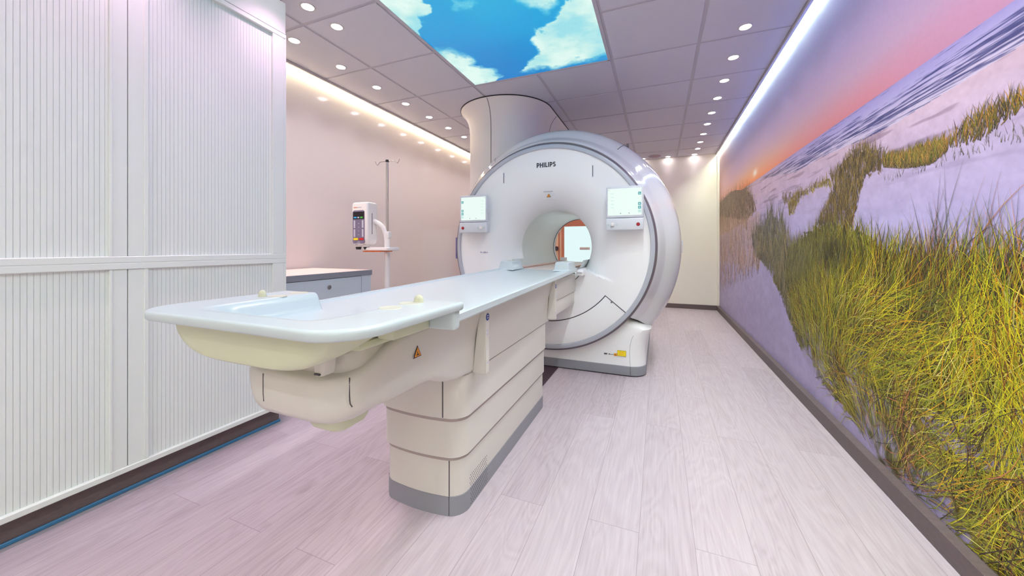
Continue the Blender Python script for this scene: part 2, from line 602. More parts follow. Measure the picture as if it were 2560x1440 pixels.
    CLUMP_A = [(.2, 1.60), (1.2, 1.54), (1.46, 1.50), (1.56, 1.505), (1.64, 1.505), (1.72, 1.485), (1.79, 1.452), (1.79, 1.434), (1.72, 1.42), (1.64, 1.422), (1.6, 1.438), (1.55, 1.451), (1.5, 1.475), (1.2, 1.45), (.2, 1.47)]
    ROW_B = [(1.79, 1.452), (1.87, 1.455), (1.96, 1.459), (2.04, 1.456), (2.19, 1.48), (2.19, 1.448), (2.06, 1.415), (1.96, 1.4), (1.87, 1.394), (1.79, 1.425)]
    TRUNK = [(2.18, 1.48), (2.25, 1.53), (2.36, 1.58), (2.47, 1.59), (2.57, 1.55), (2.7, 1.51), (2.77, 1.54), (2.68, 1.456), (2.77, 1.363), (2.88, 1.288), (2.98, 1.23), (2.51, 1.175), (2.45, 1.253), (2.41, 1.34), (2.34, 1.438), (2.2, 1.447)]
    RIDGE = [(2.68, 1.50), (2.88, 1.50), (3.14, 1.49), (3.41, 1.48), (3.53, 1.43), (3.5, 1.33), (3.38, 1.349), (3.25, 1.438), (2.96, 1.46), (2.68, 1.456)]
    DUNE_D = [(4.95, 1.75), (5.72, 1.83), (7.05, 1.87), (7.05, 1.6), (5.01, 1.406), (4.53, 1.478), (4.7, 1.633)]
    LOW_E = [(3.96, 1.447), (4.13, 1.38), (4.22, 1.301), (4.58, 1.268), (4.76, 1.192), (4.64, .998), (3.96, .851), (3.53, 1.08), (3.66, 1.227), (3.66, 1.311), (3.96, 1.344)]
    SPOT_F = [(3.53, 1.544), (3.68, 1.513), (3.7, 1.452), (3.53, 1.443), (3.44, 1.482)]
    GAP1 = [(1.96, .415), (1.73, .52), (1.46, .611), (.9, .62), (.9, .40), (1.46, .417), (1.6, .383), (1.82, .348)]
    GAP2 = [(2.86, .953), (2.68, .933), (2.54, .9), (2.47, .88), (2.6, .881), (2.82, .9)]
    Yd, Zd = Y + .10 * (n2 - .5), Z + .07 * (n3 - .5) + .05 * (n2 - .5)
    for poly, tone in ((DUNE_D, (128, 106, 84)), (LOW_E, (128, 120, 104)), (SPOT_F, (118, 100, 84)), (RIDGE, (150, 130, 66)), (TRUNK, (104, 82, 58))):
        m = inside(poly, Yd, Zd)
        mk = (m * sm(.30, .52, fbm(Y * 60, Z * 22 + 4, 3)))[..., None]
        c = c * (1 - mk) + (np.array(tone) * (.62 + .76 * n3[..., None])) * mk
    m = inside(FIELD, Yd, Zd)
    fc = ramp(fbm(Y * 9 + Z * 3, Z * 4, 4), [(.25, (50, 42, 24)), (.45, (98, 88, 24)), (.6, (146, 134, 30)), (.78, (200, 188, 150))]) + (n3[..., None] - .5) * 50
    fc = fc * (1 - .5 * sm(2.3, 3.3, Y)[..., None]) + np.array((104, 100, 74)) * .5 * sm(2.3, 3.3, Y)[..., None]
    bare = (sm(.40, .52, fbm(Y * 5, Z * 6 + 8, 3)) * sm(.70, .42, Z))[..., None]
    fc = fc * (1 - bare) + (sand * .95) * bare
    c = np.where(m[..., None], fc, c)
    for gp in (GAP1, GAP2):
        m = inside(gp, Yd, Zd)
        c = np.where(m[..., None], sand, c)
    V = np.stack([np.full(Y.shape, XR + 0.0245), Y, Z], -1).reshape(-1, 3)
    C = linc(np.clip(c, 0, 255)).reshape(-1, 3)
    a, b = Y.shape
    idx = np.arange(a * b).reshape(a, b)
    F = np.stack([idx[:-1, :-1], idx[:-1, 1:], idx[1:, 1:], idx[1:, :-1]], -1).reshape(-1, 4)
    # printed grass blades
    BV, BC, BF = [], [], []
    nb = len(V)

    def blades(n, poly, length, width, lean, pal, x0, x1, bend=.5, wts=None, zsort=True, dark=.35, fade=0):
        nonlocal nb
        p = np.array(poly)
        lo, hi = p.min(0), p.max(0)
        got = np.zeros((0, 2))
        while len(got) < n:
            q = lo + rs.rand(n * 3, 2) * (hi - lo)
            q = q[inside(poly, q[:, 0], q[:, 1])]
            got = np.concatenate([got, q])
        q = got[:n]
        if zsort:
            q = q[np.argsort(-q[:, 1] + .12 * rs.rand(n))]
        L = length(q) * (.55 + .9 * rs.rand(n))
        w = width(q) * (.6 + .8 * rs.rand(n))
        an = lean(q) + .30 * rs.randn(n)
        bd = bend * rs.randn(n) + .25 * np.sign(an) * rs.rand(n)
        pi = rs.choice(len(pal), n, p=wts)
        pc = np.array(pal, float)[pi]
        if fade:
            f_ = fade * (sm(2.2, 3.4, q[:, 0]) * (.4 + .6 * sm(.5, .8, q[:, 1])))[:, None]
            pc = pc * (1 - f_) + np.array((128, 122, 84)) * f_
            dk = np.exp(-((q[:, 0] - 2.72) / .16) ** 2 - ((q[:, 1] - .97) / .09) ** 2)[:, None]
            dk = np.maximum(dk, .85 * np.exp(-((q[:, 0] - 1.95) / .12) ** 2 - ((q[:, 1] - .80) / .08) ** 2)[:, None])
            pc = pc * (1 - .62 * dk)
        pc = pc * (1 + .13 * rs.randn(n, 1))
        K = 5
        s = np.linspace(0, 1, K)
        xo = x0 + (x1 - x0) * (np.arange(n) / n)
        py, pz = q[:, 0].copy(), q[:, 1].copy()
        pts = []
        for k in range(K):
            pts.append((py.copy(), pz.copy()))
            th = an + bd * s[k] * 1.6
            py = py - np.sin(th) * L / (K - 1)
            pz = pz + np.cos(th) * L / (K - 1)
        vv = np.zeros((n, K, 2, 3)); cc = np.zeros((n, K, 2, 3))
        for k in range(K):
            th = an + bd * s[k] * 1.6
            ww = w * (1 - s[k] ** 1.5 * .9) / 2
            for e, sg in enumerate((-1, 1)):
                vv[:, k, e, 0] = xo
                vv[:, k, e, 1] = pts[k][0] + sg * np.cos(th) * ww
                vv[:, k, e, 2] = pts[k][1] + sg * np.sin(th) * ww
            cc[:, k, :, :] = (pc * ((1 - dark) + dark * min(1, s[k] * 2.2)))[:, None, :]
        vv[..., 2] = np.clip(vv[..., 2], .081, 2.6)
        vv[..., 1] = np.clip(vv[..., 1], .1, YB - .05)
        base = nb + (np.arange(n) * K * 2)[:, None]
        f = []
        for k in range(K - 1):
            f.append(np.stack([base[:, 0] + k * 2, base[:, 0] + k * 2 + 1, base[:, 0] + k * 2 + 3, base[:, 0] + k * 2 + 2], -1))
        BV.append(vv.reshape(-1, 3)); BC.append(cc.reshape(-1, 3)); BF.append(np.concatenate(f))
        nb += n * K * 2

    c_ = lambda v: (lambda q: np.full(len(q), v))
    X0 = XR + .0241
    OLD = [(96, 84, 50), (132, 112, 60), (72, 60, 48), (150, 124, 50), (170, 140, 70)]
    blades(500, DUNE_D, c_(.14), c_(.012), c_(0), [(140, 112, 84), (112, 92, 76), (160, 132, 90)], X0, X0 - .0002)
    blades(700, [(4.4, .8), (7.0, .3), (7.05, 1.6), (5.0, 1.4), (4.4, 1.1)], c_(.26), c_(.010), c_(0), [(206, 168, 132), (190, 150, 128), (168, 132, 104), (214, 180, 140)], X0, X0 - .0002, bend=.1)
    blades(700, LOW_E, c_(.14), c_(.008), c_(0), [(140, 130, 96), (104, 104, 104), (170, 160, 120), (90, 92, 90)], X0 - .0002, X0 - .0004, bend=.2)
    blades(180, RIDGE, c_(.05), c_(.006), c_(0), [(160, 138, 60), (140, 116, 66), (176, 150, 80)], X0 - .0002, X0 - .0004)
    blades(1700, TRUNK, c_(.06), c_(.0032), c_(.1), OLD, X0 - .0003, X0 - .0005, bend=.3)
    blades(2200, ROW_B, c_(.045), c_(.0022), c_(0), [(130, 130, 40), (96, 92, 36), (168, 140, 50), (80, 70, 40), (196, 140, 66)], X0 - .0004, X0 - .0006, bend=.2)
    blades(3000, CLUMP_A, c_(.05), c_(.0024), c_(.05), [(130, 124, 32), (92, 84, 32), (172, 140, 40), (70, 56, 34), (190, 130, 50)], X0 - .0004, X0 - .0006, bend=.25)
    blades(120, [(1.46, 1.38), (2.2, 1.37), (2.2, 1.40), (1.46, 1.43)], c_(.03), c_(.0014), c_(0), [(130, 130, 80), (110, 100, 80)], X0 - .0004, X0 - .0006)
    # left slope of the main dune: thin dark grasses over sand
    blades(900, [(3.3, .34), (3.5, .5), (3.96, .80), (4.6, 1.0), (3.6, 1.15), (3.3, .9)], c_(.20), c_(.006), c_(.05), [(120, 112, 64), (150, 136, 84), (88, 84, 72), (176, 156, 110)], X0 - .0005, X0 - .0007, bend=.35)
    GR = [(176, 170, 16), (128, 136, 22), (84, 92, 24), (208, 192, 26), (196, 138, 18), (48, 42, 22), (214, 200, 116), (128, 78, 24)]
    W = [.22, .18, .13, .14, .12, .09, .07, .05]
    UP = [(3.53, 1.04), (3.3, 1.11), (2.9, 1.19), (2.47, 1.16), (2.12, 1.06), (1.84, 1.01), (1.46, .99), (.3, .98), (.3, .62), (3.2, .55), (3.6, .75)]
    blades(6200, UP, lambda q: .10 + .16 * (1.2 - q[:, 1]), c_(.0042), c_(.10), GR, X0 - .0006, X0 - .0016, bend=.30, wts=W, dark=.6, fade=.7)
    blades(260, [(1.9, 1.10), (1.46, 1.08), (.3, 1.05), (.3, .9), (2.0, .9)], c_(.24), c_(.0026), c_(.02), [(92, 100, 40), (70, 74, 50), (150, 140, 60), (196, 130, 80)], X0 - .0016, X0 - .0018, bend=.15)
    blades(1500, [(2.4, .74), (2.3, .98), (1.75, 1.02), (.3, 1.02), (.3, .66), (1.9, .62)], c_(.16), c_(.0042), c_(.25), [(66, 40, 20), (94, 56, 20), (150, 92, 24), (188, 128, 22), (54, 50, 24), (112, 100, 24)], X0 - .0016, X0 - .0018, bend=.4, dark=.6)
    blades(900, [(2.6, .70), (2.4, 1.0), (.3, 1.0), (.3, .66)], c_(.20), c_(.0036), c_(.22), GR, X0 - .0018, X0 - .0019, bend=.35, wts=W, dark=.5)
    MID = [(3.45, .62), (3.1, .75), (2.4, .86), (.3, .86), (.3, .46), (2.2, .40), (2.95, .30), (3.25, .40)]
    GL = [(200, 192, 16), (174, 178, 20), (128, 142, 26), (226, 208, 28), (208, 152, 18), (70, 56, 22), (220, 208, 112), (140, 84, 26)]
    lean = lambda q: .25 + .95 * np.sin(q[:, 0] * 3.1 + 1.0)
    blades(3600, MID, c_(.24), c_(.0044), lean, GL, X0 - .0019, X0 - .0028, bend=.55, wts=W, dark=.55, fade=.5)
    LOW = [(3.0, .22), (2.6, .40), (.3, .46), (.3, .02), (1.9, .05), (2.3, .10), (2.6, .20)]
    blades(1900, LOW, c_(.27), c_(.0032), lambda q: 1.1 * np.sin(q[:, 0] * 4.3) - .2, GL, X0 - .0028, X0 - .0036, bend=.6, wts=W, dark=.45)
    blades(380, LOW, c_(.26), c_(.0024), lambda q: 1.4 * np.sin(q[:, 0] * 9.3), [(64, 44, 36), (92, 56, 40), (206, 130, 80)], X0 - .0036, X0 - .0038, bend=.6, dark=.2)
    V = np.concatenate([V] + BV)
    C = np.concatenate([C] + [linc(np.clip(q, 0, 255)) for q in BC])
    F = np.concatenate([F] + BF)
    o = colour_mesh('wall_mural', V, F, C, M['mural'])
    tag(o, 'large printed mural of a beach at sunset behind grassy sand dunes', 'mural')


build_mural()


# ------------------------------------------------------------------ backlit sky panel in the ceiling
def build_sky():
    xs = np.linspace(SX0 + .014, SX1 - .014, 230)
    ys = np.linspace(SY0 + .014, SY1 - .014, 400)
    X, Y = np.meshgrid(xs, ys, indexing='ij')
    b = fbm(X * 1.3, Y * 1.1 + 3, 4)
    c = ramp(np.clip(.15 + .55 * (3.2 - Y) / 1.4 + .5 * (b - .5) + .25 * (X + 1.1), 0, 1), [(0, (10, 122, 196)), (.35, (14, 150, 210)), (.75, (20, 170, 216)), (1, (46, 186, 222))])
    dx, dy = (fbm(X * 7, Y * 7, 5) - .5) * .30, (fbm(X * 7 + 40, Y * 7 + 9, 5) - .5) * .30
    polys = [[(-1.75, 1.2), (-1.30, 1.3), (-1.38, 1.99), (-1.42, 2.065), (-1.51, 2.144), (-1.605, 2.18), (-1.635, 2.246), (-1.72, 2.30), (-1.8, 2.2)],
             [(-1.8, 2.56), (-1.725, 2.56), (-1.644, 2.557), (-1.573, 2.598), (-1.519, 2.702), (-1.464, 2.855), (-1.445, 3.019), (-1.416, 3.115), (-1.492, 3.25), (-1.699, 3.3), (-1.8, 3.2)],
             [(-.527, 2.343), (-.642, 2.473), (-.759, 2.575), (-.913, 2.709), (-.93, 2.92), (-1.10, 3.02), (-1.2, 3.12), (-1.051, 3.179), (-.818, 3.155), (-.632, 3.119), (-.5, 3.16), (-.3, 3.10), (-.3, 2.4), (-.38, 2.2)],
             [(-.843, 2.1), (-.80, 2.25), (-.718, 2.342), (-.64, 2.336), (-.552, 2.33), (-.5, 2.0), (-.7, 1.9)],
             [(-1.27, 2.03), (-1.2, 2.10), (-1.21, 2.16), (-1.28, 2.10)],
             [(-1.1, .6), (-.5, .7), (-.6, 1.2), (-1.0, 1.1)]]
    m = np.zeros(X.shape)
    for p in polys:
        for k in range(6):
            a = (k - 2.5) * .018
            m += inside(p, X + dx + a * .7, Y + dy - a) / 6.0
    m = np.clip(m, 0, 1)
    tex = fbm(X * 5 + 3, Y * 5, 4)
    cl = ramp(np.clip(tex, .3, .7), [(.3, (150, 216, 224)), (.55, (196, 232, 226)), (.7, (214, 240, 232))])
    w = (m * sm(.18, .42, tex + m * .25))[..., None]
    c = c * (1 - w) + cl * w
    V = np.stack([X, Y, np.full(X.shape, HC + .004)], -1).reshape(-1, 3)
    a, b = X.shape
    idx = np.arange(a * b).reshape(a, b)
    F = np.stack([idx[:-1, :-1], idx[:-1, 1:], idx[1:, 1:], idx[1:, :-1]], -1).reshape(-1, 4)
    t = thing('sky_light_panel', 'large backlit ceiling panel with a blue sky and white clouds picture', 'light panel', ((SX0 + SX1) / 2, (SY0 + SY1) / 2, HC))
    V = V - np.array(t.location)
    o = colour_mesh('sky_picture', V, F, linc(np.clip(c, 0, 255)).reshape(-1, 3), M['sky'])
    o.parent = t
    bm = new()
    for (a0, a1, b0, b1) in ((SX0 - .012, SX0 + .014, SY0, SY1), (SX1 - .014, SX1 + .012, SY0, SY1), (SX0, SX1, SY0 - .012, SY0 + .014), (SX0, SX1, SY1 - .014, SY1 + .012)):
        box(bm, a0, a1, b0, b1, HC - .001, HC + .006, .001, 1)
    obj('frame', bm, 'tbar', t)


build_sky()

# ------------------------------------------------------------------ downlights
def spot(parent, x, y, power, col, size=104):
    l = bpy.data.lights.new('lamp', 'SPOT')
    l.energy = power
    l.color = col
    l.spot_size = math.radians(size)
    l.spot_blend = 1.0
    l.shadow_soft_size = 0.035
    o = bpy.data.objects.new('lamp', l)
    COL.objects.link(o)
    o.parent = parent
    o.location = (0, 0, -0.012)
    return o


PINK, MAG, WHT = (1.0, .95, .94), (1.0, .74, .90), (.96, .97, 1.0)
dl = thing('downlight', 'x', 'downlight', (0, 0, HC))
bm = new()
n = 32
rings = [[(r * math.cos(2 * math.pi * k / n), r * math.sin(2 * math.pi * k / n), z) for k in range(n)] for r, z in ((.050, .0), (.047, -.004), (.038, -.003), (.037, .004))]
loft(bm, [[(x, y, z + HC) for x, y, z in r] for r in rings], False, False)
obj('trim_ring', bm, 'alu', dl)
gl = obj('lamp_glass', disc(new(), (0, 0, HC - .0015), .0375, .004), 'lampglow', dl)
proto_parts = list(dl.children)
first = True


def downlight(x, y, label, group, power=1.0, col=PINK, size=104):
    global first
    if first:
        r = dl; first = False
    else:
        r = dl.copy(); COL.objects.link(r)
        for p in proto_parts:
            c = p.copy(); COL.objects.link(c); c.parent = r
    r.location = (x, y, HC)
    r['label'] = label; r['category'] = 'downlight'; r['group'] = group
    spot(r, x, y, SPOT_W * power, col, size)


ORD = ['nearest', 'second', 'third', 'fourth', 'fifth', 'sixth', 'seventh', 'eighth', 'ninth']
for k, y in enumerate([1.984, 2.432, 2.878, 3.33, 3.78, 4.22, 4.65]):
    downlight(-2.645, y, ('small round ceiling downlight beside the pale glossy wall, nearest to the white shutter cabinet' if k == 0 else '%s small round downlight from the shutter cabinet in the row along the pale glossy wall' % ORD[k]), 'downlights along the glossy wall', 1.0, PINK)
for k, (y, lb) in enumerate(((1.74, 'round downlight just in front of the white shutter cabinet, close to its corner'), (1.977, 'round downlight between the shutter cabinet and the sky panel'))):
    downlight(-2.19, y, lb, 'downlights by the cabinet', 1.0, MAG)
for k, y in enumerate([3.107, 3.568, 4.029, 4.474, 4.935, 5.362, 5.813, 6.236, 6.645]):
    downlight(.588, y, ('round downlight closest to the viewer in the row along the dune mural' if k == 0 else '%s round downlight from the viewer in the row along the dune mural' % ORD[k]), 'downlights along the mural', 1.0, WHT if k < 3 else PINK)
downlight(.572, 7.029, 'small round downlight in the far corner where the mural meets the end wall', 'downlights by the end wall', .12, WHT, 62)
downlight(.15, 7.03, 'small round downlight by the end wall, between the speaker grille and the mural corner', 'downlights by the end wall', .14, MAG, 62)
downlight(-.273, 7.024, 'small round downlight by the end wall, half hidden beside the scanner top', 'downlights by the end wall', .12, WHT, 62)
# the rows carry on over the part of the room behind the viewer
for k, y in enumerate([2.66, 2.21, 1.76, 1.31, .86, .41, -.04, -.5, -.95]):
    downlight(.588, y, 'round downlight in the mural row above and behind the viewer', 'downlights behind the viewer, mural row', 1.0, WHT)
for k, y in enumerate([1.45, .78, .1, -.45, -.95]):
    downlight(-1.95, y, 'round downlight in front of the shutter cabinet, above and behind the viewer', 'downlights behind the viewer, cabinet row', 1.5 if k < 2 else .8, (1.0, .55, .80) if k < 2 else PINK)
for k, (x, y) in enumerate(((-1.4, -1.3), (-.7, -1.3), (0, -1.3), (-1.4, -2.1), (-.7, -2.1), (0, -2.1), (-1.4, -2.9), (-.7, -2.9), (0, -2.9))):  # added fill lights out of view, brightening scanner front and cabinet
    downlight(x, y, 'added wide fill light, unseen, over the part of the room behind the viewer', 'added fill lights behind the viewer', FILL_W / SPOT_W, (.94, 1.0, .97), 165)
for k, (x, y) in enumerate(((-.05, .7), (-.05, 1.15), (-.05, 1.6), (-.05, 2.05))):  # more added fill, out of view, aimed to lift the scanner front
    downlight(x, y, 'added wide fill light, unseen, over the aisle between sky panel and mural', 'added fill lights over the aisle', 1.7, (.93, 1.0, .97), 165)
for k, y in enumerate([5.1, 5.55, 6.0, 6.45]):
    downlight(-2.645, y, 'round downlight in the glossy wall row, hidden behind the scanner column', 'downlights behind the scanner', 1.0, PINK)
for x in (-1.6, -.95):
    downlight(x, 6.3, 'round downlight behind the scanner near the end wall', 'downlights behind the scanner, middle', 1.0, PINK)

# speaker grille in the ceiling
t = thing('ceiling_speaker', 'round pinkish speaker grille set in the ceiling near the end wall', 'speaker', (-.068, 6.889, HC))
obj('rim', disc(new(), (-.068, 6.889, HC - .006), .115, .008, bev=.003), 'tbar', t)
obj('grille', disc(new(), (-.068, 6.889, HC - .008), .098, .004, bev=.001), 'grille', t)

# ------------------------------------------------------------------ shutter cabinets on the left
CF = -2.15


def shutter(nm, y0, y1, z0, z1, parent):
    pitch = .0158
    pts = []
    n = int(round((y1 - y0) / pitch))
    p = (y1 - y0) / n
    for k in range(n):
        a = y0 + k * p
        pts += [(CF - .0155, a), (CF - .0155, a + .0011), (CF - .0133, a + .0013), (CF - .0129, a + p * .5), (CF - .0133, a + p - .0002)]
    pts.append((CF - .0155, y1))
    bm = new()
    lo = [bm.verts.new((x, y, z0)) for x, y in pts]
    hi = [bm.verts.new((x, y, z1)) for x, y in pts]
    for i in range(len(pts) - 1):
        bm.faces.new((lo[i], lo[i + 1], hi[i + 1], hi[i]))
    return obj(nm, bm, 'slat', parent, 20)


def shutter_unit(label, z0, z1, zd0, zd1, upper):
    t = thing('shutter_cabinet', label, 'cabinet', (-2.55, .83, z0), 'stacked shutter cabinets')
    Y0, Y1 = .105, 1.56
    bm = new()
    box(bm, XL + .02, CF, Y1 - .018, Y1, z0, z1, .0015, 1)          # side walls
    box(bm, XL + .02, CF, Y0, Y0 + .018, z0, z1, .0015, 1)
    box(bm, XL + .02, CF, Y0 + .018, Y1 - .018, z1 - .02, z1)       # top and bottom boards
    box(bm, XL + .02, CF, Y0 + .018, Y1 - .018, z0, z0 + .02)
    obj('carcass', bm, 'cab', t)
    bm = new()
    box(bm, CF - .03, CF + .002, 1.474, Y1 - .018, zd0, zd1, .0015, 1)
    box(bm, CF - .03, CF + .002, Y0 + .018, .19, zd0, zd1, .0015, 1)
    box(bm, CF - .03, CF + .003, Y0, Y1 - .006, z0, zd0, .003, 1)
    box(bm, CF - .03, CF + .003, Y0, Y1 - .006, zd1, z1, .003, 1)
    obj('front_frame', bm, 'cab', t)
    obj('back_board', bx(XL + .02, XL + .03, Y0, Y1, z0, z1), 'cabdark', t)
    for s, (a, b, la, lb) in enumerate(((.19, .783, .783, .8345), (.892, 1.474, .8375, .892))):
        d = shutter('shutter_door', a, b, zd0, zd1, t)
        bm = new()
        box(bm, CF - .022, CF - .004, la, lb, zd0, zd1, .002, 1)
        e0, e1 = ((la - .006, la + .004) if s == 0 else (lb - .004, lb + .012))
        box(bm, CF - .022, CF + .001, e0, e1, zd0, zd1, .002, 1)
        obj('pull_rail', bm, 'cab', d)
    if upper:
        obj('closing_gap', bx(CF - .03, CF - .016, .8345, .8375, zd0, zd1), 'black', t)
        bm = new()
        box(bm, CF - .10, CF - .006, Y0, Y1, 2.405, 2.60, .002, 1)
        obj('filler_panel', bm, 'cab', t)
        obj('top_gap_shade', bx(XL + .02, CF - .03, Y0, Y1 - .012, 2.60, 2.699), 'black', t)  # black block painted in for the shade between cabinet and ceiling
        obj('back_filler', bx(XL + .02, CF - .1, Y1 - .02, Y1, 2.405, 2.60), 'cab', t)
    else:
        bm = new()
        box(bm, XL + .04, CF - .04, Y0, Y1 - .02, 0, z0)
        obj('plinth', bm, 'skirting', t)
    return t


shutter_unit('white lower cabinet with two ribbed sliding shutters, standing on a dark plinth', .10, 1.013, .125, .985, False)
shutter_unit('tall white upper cabinet with two ribbed shutters, stacked on the lower one', 1.013, 2.40, 1.042, 2.372, True)
tag(obj('edging_strip', bx(CF - .040, CF - .030, .1, 1.545, 0, .016, .003, 1), 'blue'), 'thin blue edging strip along the floor under the shutter cabinet', 'strip')

# ------------------------------------------------------------------ low drawer cabinet beside it
t = thing('drawer_cabinet', 'low white drawer cabinet with a round lock, beside the tall shutter cabinet', 'cabinet', (-2.65, 2.0, 0))
obj('body', bx(XL + .01, -2.318, 1.565, 2.435, .08, .845, .002, 1), 'cabgrey', t)
obj('base', bx(XL + .05, -2.36, 1.60, 2.40, 0, .08), 'skirting', t)
obj('side_post', bx(-2.318, -2.302, 2.332, 2.435, .08, .845, .0015, 1), 'cabgrey', t)
for z0, z1 in ((.60, .842), (.34, .595), (.085, .335)):
    d = obj('drawer', bx(-2.318, -2.302, 1.568, 2.328, z0, z1, .002, 1), 'cabgrey', t)
    if z0 > .5:
        k = obj('lock', disc(new(), (-2.302, 2.008, .78), .016, .008, 'x', bev=.002), 'lock', d)
obj('slot', bx(-2.3185, -2.3165, 1.57, 2.43, .8415, .8449), 'seam', t)
wt = thing('worktop', 'pinkish laminate worktop with a grey front edge, on the low drawer cabinet', 'worktop', (-2.65, 2.0, .8452))
obj('slab', bx(XL + .004, -2.302, 1.562, 2.445, .8452, .8882), 'worktop', wt)
obj('edge_band', bx(-2.302, -2.297, 1.562, 2.445, .8452, .8882, .001, 1), 'wtedge', wt)

# ================================================================== PATIENT TABLE
def build_table():
    T = thing('patient_table', 'long white patient table on a stepped cream pedestal, running into the scanner bore', 'patient table', (TX, 1.8, 0))

    def zt(y):                                   # the top rises very slightly towards the scanner
        return .870 + .0225 * max(0, y - 1.0)

    def hw(y):
        return .330 - .014 * max(0, min(2, y - 1.0))

    # plinth and three telescoping skirts
    def tier(nm, z0, z1, h, yf, m, r=.06, lip=.004):
        rings = []
        for z, ins in ((z0 + lip, 0.0), (z0, .004), (z0, .012)) if lip else ((z0, 0.0),):
            rings.insert(0, [(x, y, z) for x, y in rrect(TX, (yf + 2.40) / 2, h - ins, (2.40 - yf) / 2 - ins, r, bow=.024)])
        rings.append([(x, y, z1) for x, y in rrect(TX, (yf + 2.40) / 2, h, (2.40 - yf) / 2, r, bow=.024)])
        return obj(nm, loft(new(), rings), m, T, 40)
    tier('plinth', 0.0, .077, .197, 1.262, 'plinth', lip=0)
    tier('lower_skirt', .0775, .240, .194, 1.264, 'ivory', lip=0)
    tier('middle_skirt', .236, .402, .204, 1.254, 'ivory')
    tier('upper_skirt', .398, .62, .214, 1.244, 'ivory')
    for h, yf, z, dz in ((.1952, 1.2628, .2225, .0137), (.2052, 1.2528, .3845, .0137), (.2152, 1.2428, .5678, .0025)):  # beige bands: soft shadow under each skirt's overhang, put in as colour
        obj('skirt_shade', loft(new(), [[(x, y, zz) for x, y in rrect(TX, (yf + 2.40) / 2, h, (2.40 - yf) / 2, .06, bow=.024)] for zz in (z, z + dz)]), 'softshade', T)
    # joints between the skirt panels
    for h, yf, z0, z1, xs in ((.197, 1.262, .002, .077, (.143, -.186)), (.194, 1.264, .079, .234, (.143, -.182)), (.204, 1.254, .242, .396, (.136, -.190)), (.214, 1.244, .404, .575, (.129,))):
        for dx in xs:
            y = yf - .024 * (1 - (dx / h) ** 2) + (.028 if dx < -.16 else (.002 if dx > .13 else .0))
            obj('panel_joint', bx(TX + dx - .0022, TX + dx + .0022, y - .0015, y + .012, z0, z1), 'seam', T)
    # perforated vents in the side of the lowest skirt and the plinth
    bm = new()
    for k in range(13):
        for j in range(12):
            z = .012 + .0105 * j
            y = 1.335 + .0125 * k + (.006 if j % 2 else 0)
            x = TX + (.197 if z < .077 else .194)
            disc(bm, (x - .001, y, z), .0024, .0016, 'x', 6)
    obj('vent_holes', bm, 'seam', T)

    # cantilever column cover: cross sections along the table
    def section(y, zb, ztp, hb, ht, rb, n=6):
        pts = []
        for k in range(n + 1):
            a = math.radians(-90 + 90 * k / n)
            pts.append((TX + hb - rb + rb * math.cos(a), y, zb + rb + rb * math.sin(a)))
        zm = max(zb + (ztp - zb) * .55, zb + rb + .004)
        pts.append((TX + hb + (ht - hb) * .18, y, zm))
        rt = min(.02, (ztp - zb) * .3)
        for k in range(n + 1):
            a = math.radians(90 * k / n)
            pts.append((TX + ht - rt + rt * math.cos(a), y, ztp - rt + rt * math.sin(a)))
        left = [(2 * TX - x, yy, z) for x, yy, z in reversed(pts)]
        return pts + left
    st = [(.668, .665, .730, .09, .09, .03), (.671, .640, .738, .13, .13, .05), (.682, .622, .744, .165, .168, .075), (.705, .612, .750, .192, .194, .085), (.74, .610, .760, .208, .210, .085), (.78, .615, .776, .214, .216, .08),
          (.82, .620, .800, .214, .217, .07), (.87, .625, .818, .215, .219, .045), (.93, .627, .828, .216, .222, .04), (1.0, .628, .834, .217, .230, .035), (1.05, .624, .838, .217, .242, .03), (1.085, .606, .840, .218, .248, .03),
          (1.13, .590, .842, .219, .253, .025), (1.20, .577, .8435, .220, .256, .02), (1.30, .571, .846, .221, .260, .015), (1.6, .570, .853, .222, .262, .012), (2.0, .570, .862, .222, .262, .012), (2.405, .570, .868, .222, .262, .012)]
    arm = obj('column_cover', loft(new(), [section(*s) for s in st]), 'ivory', T, 50)
    # front cap joints and rim line
    def half_at(s, z):
        zb, hb, rb = s[1], s[3], s[5]
        return hb if z >= zb + rb else hb - rb + math.sqrt(max(0, rb * rb - (rb - (z - zb)) ** 2))
    for dx, z0, z1 in ((-.088, .655, .732), (.190, .668, .746)):
        path = []
        for k in range(9):
            z = z0 + (z1 - z0) * k / 8
            hs = [half_at(s, z) for s in st[:5]]
            path.append((TX + dx, float(np.interp(abs(dx), hs, [s[0] for s in st[:5]])), z))
        obj('cover_joint', tube(new(), path, .0016, 6), 'seam', arm)
    # under-cover nub
    rings = [[(x, y, z) for x, y in rrect(TX + .050, .80, h, .065 - i, .03)] for z, h, i in ((.566, .046, .020), (.569, .060, .008), (.585, .066, 0), (.64, .068, 0))]
    obj('lower_housing', loft(new(), rings), 'cream', T)
    # drive housing between cover and tray
    bm = new()
    loft(bm, [[(x, y, z) for x, y in rrect(TX, (yf + 2.3) / 2, h, (2.3 - yf) / 2, .05, bow=.02)] for z, h, yf in ((.745, .190, .715), (.80, .190, .715), (.815, .185, .725))])
    obj('drive_housing', bm, 'ivory', T)
    bm = new()
    box(bm, TX - .225, TX + .225, .70, 1.02, .815, .838, .008)
    for s in (-1, 1):
        box(bm, TX + s * .262 - .028, TX + s * .262 + .028, .752, .912, .838, .897, .006)
    obj('carriage', bm, 'cream', T)
    obj('carriage_gap', bx(TX - .24, TX + .24, .93, 1.35, .8335, .838), 'seam', T)
    bm = new()
    rings = [[(x, y, z) for x, y in rrect(TX + .155, .66, h, .022, .010)] for z, h in ((.766, .012), (.774, .016), (.81, .02), (.845, .028))]
    loft(bm, rings)
    clip = obj('release_lever', bm, 'ivory', T)
    obj('lever_tip', bx(TX + .147, TX + .165, .634, .640, .769, .774, .001, 1), 'seam', clip)

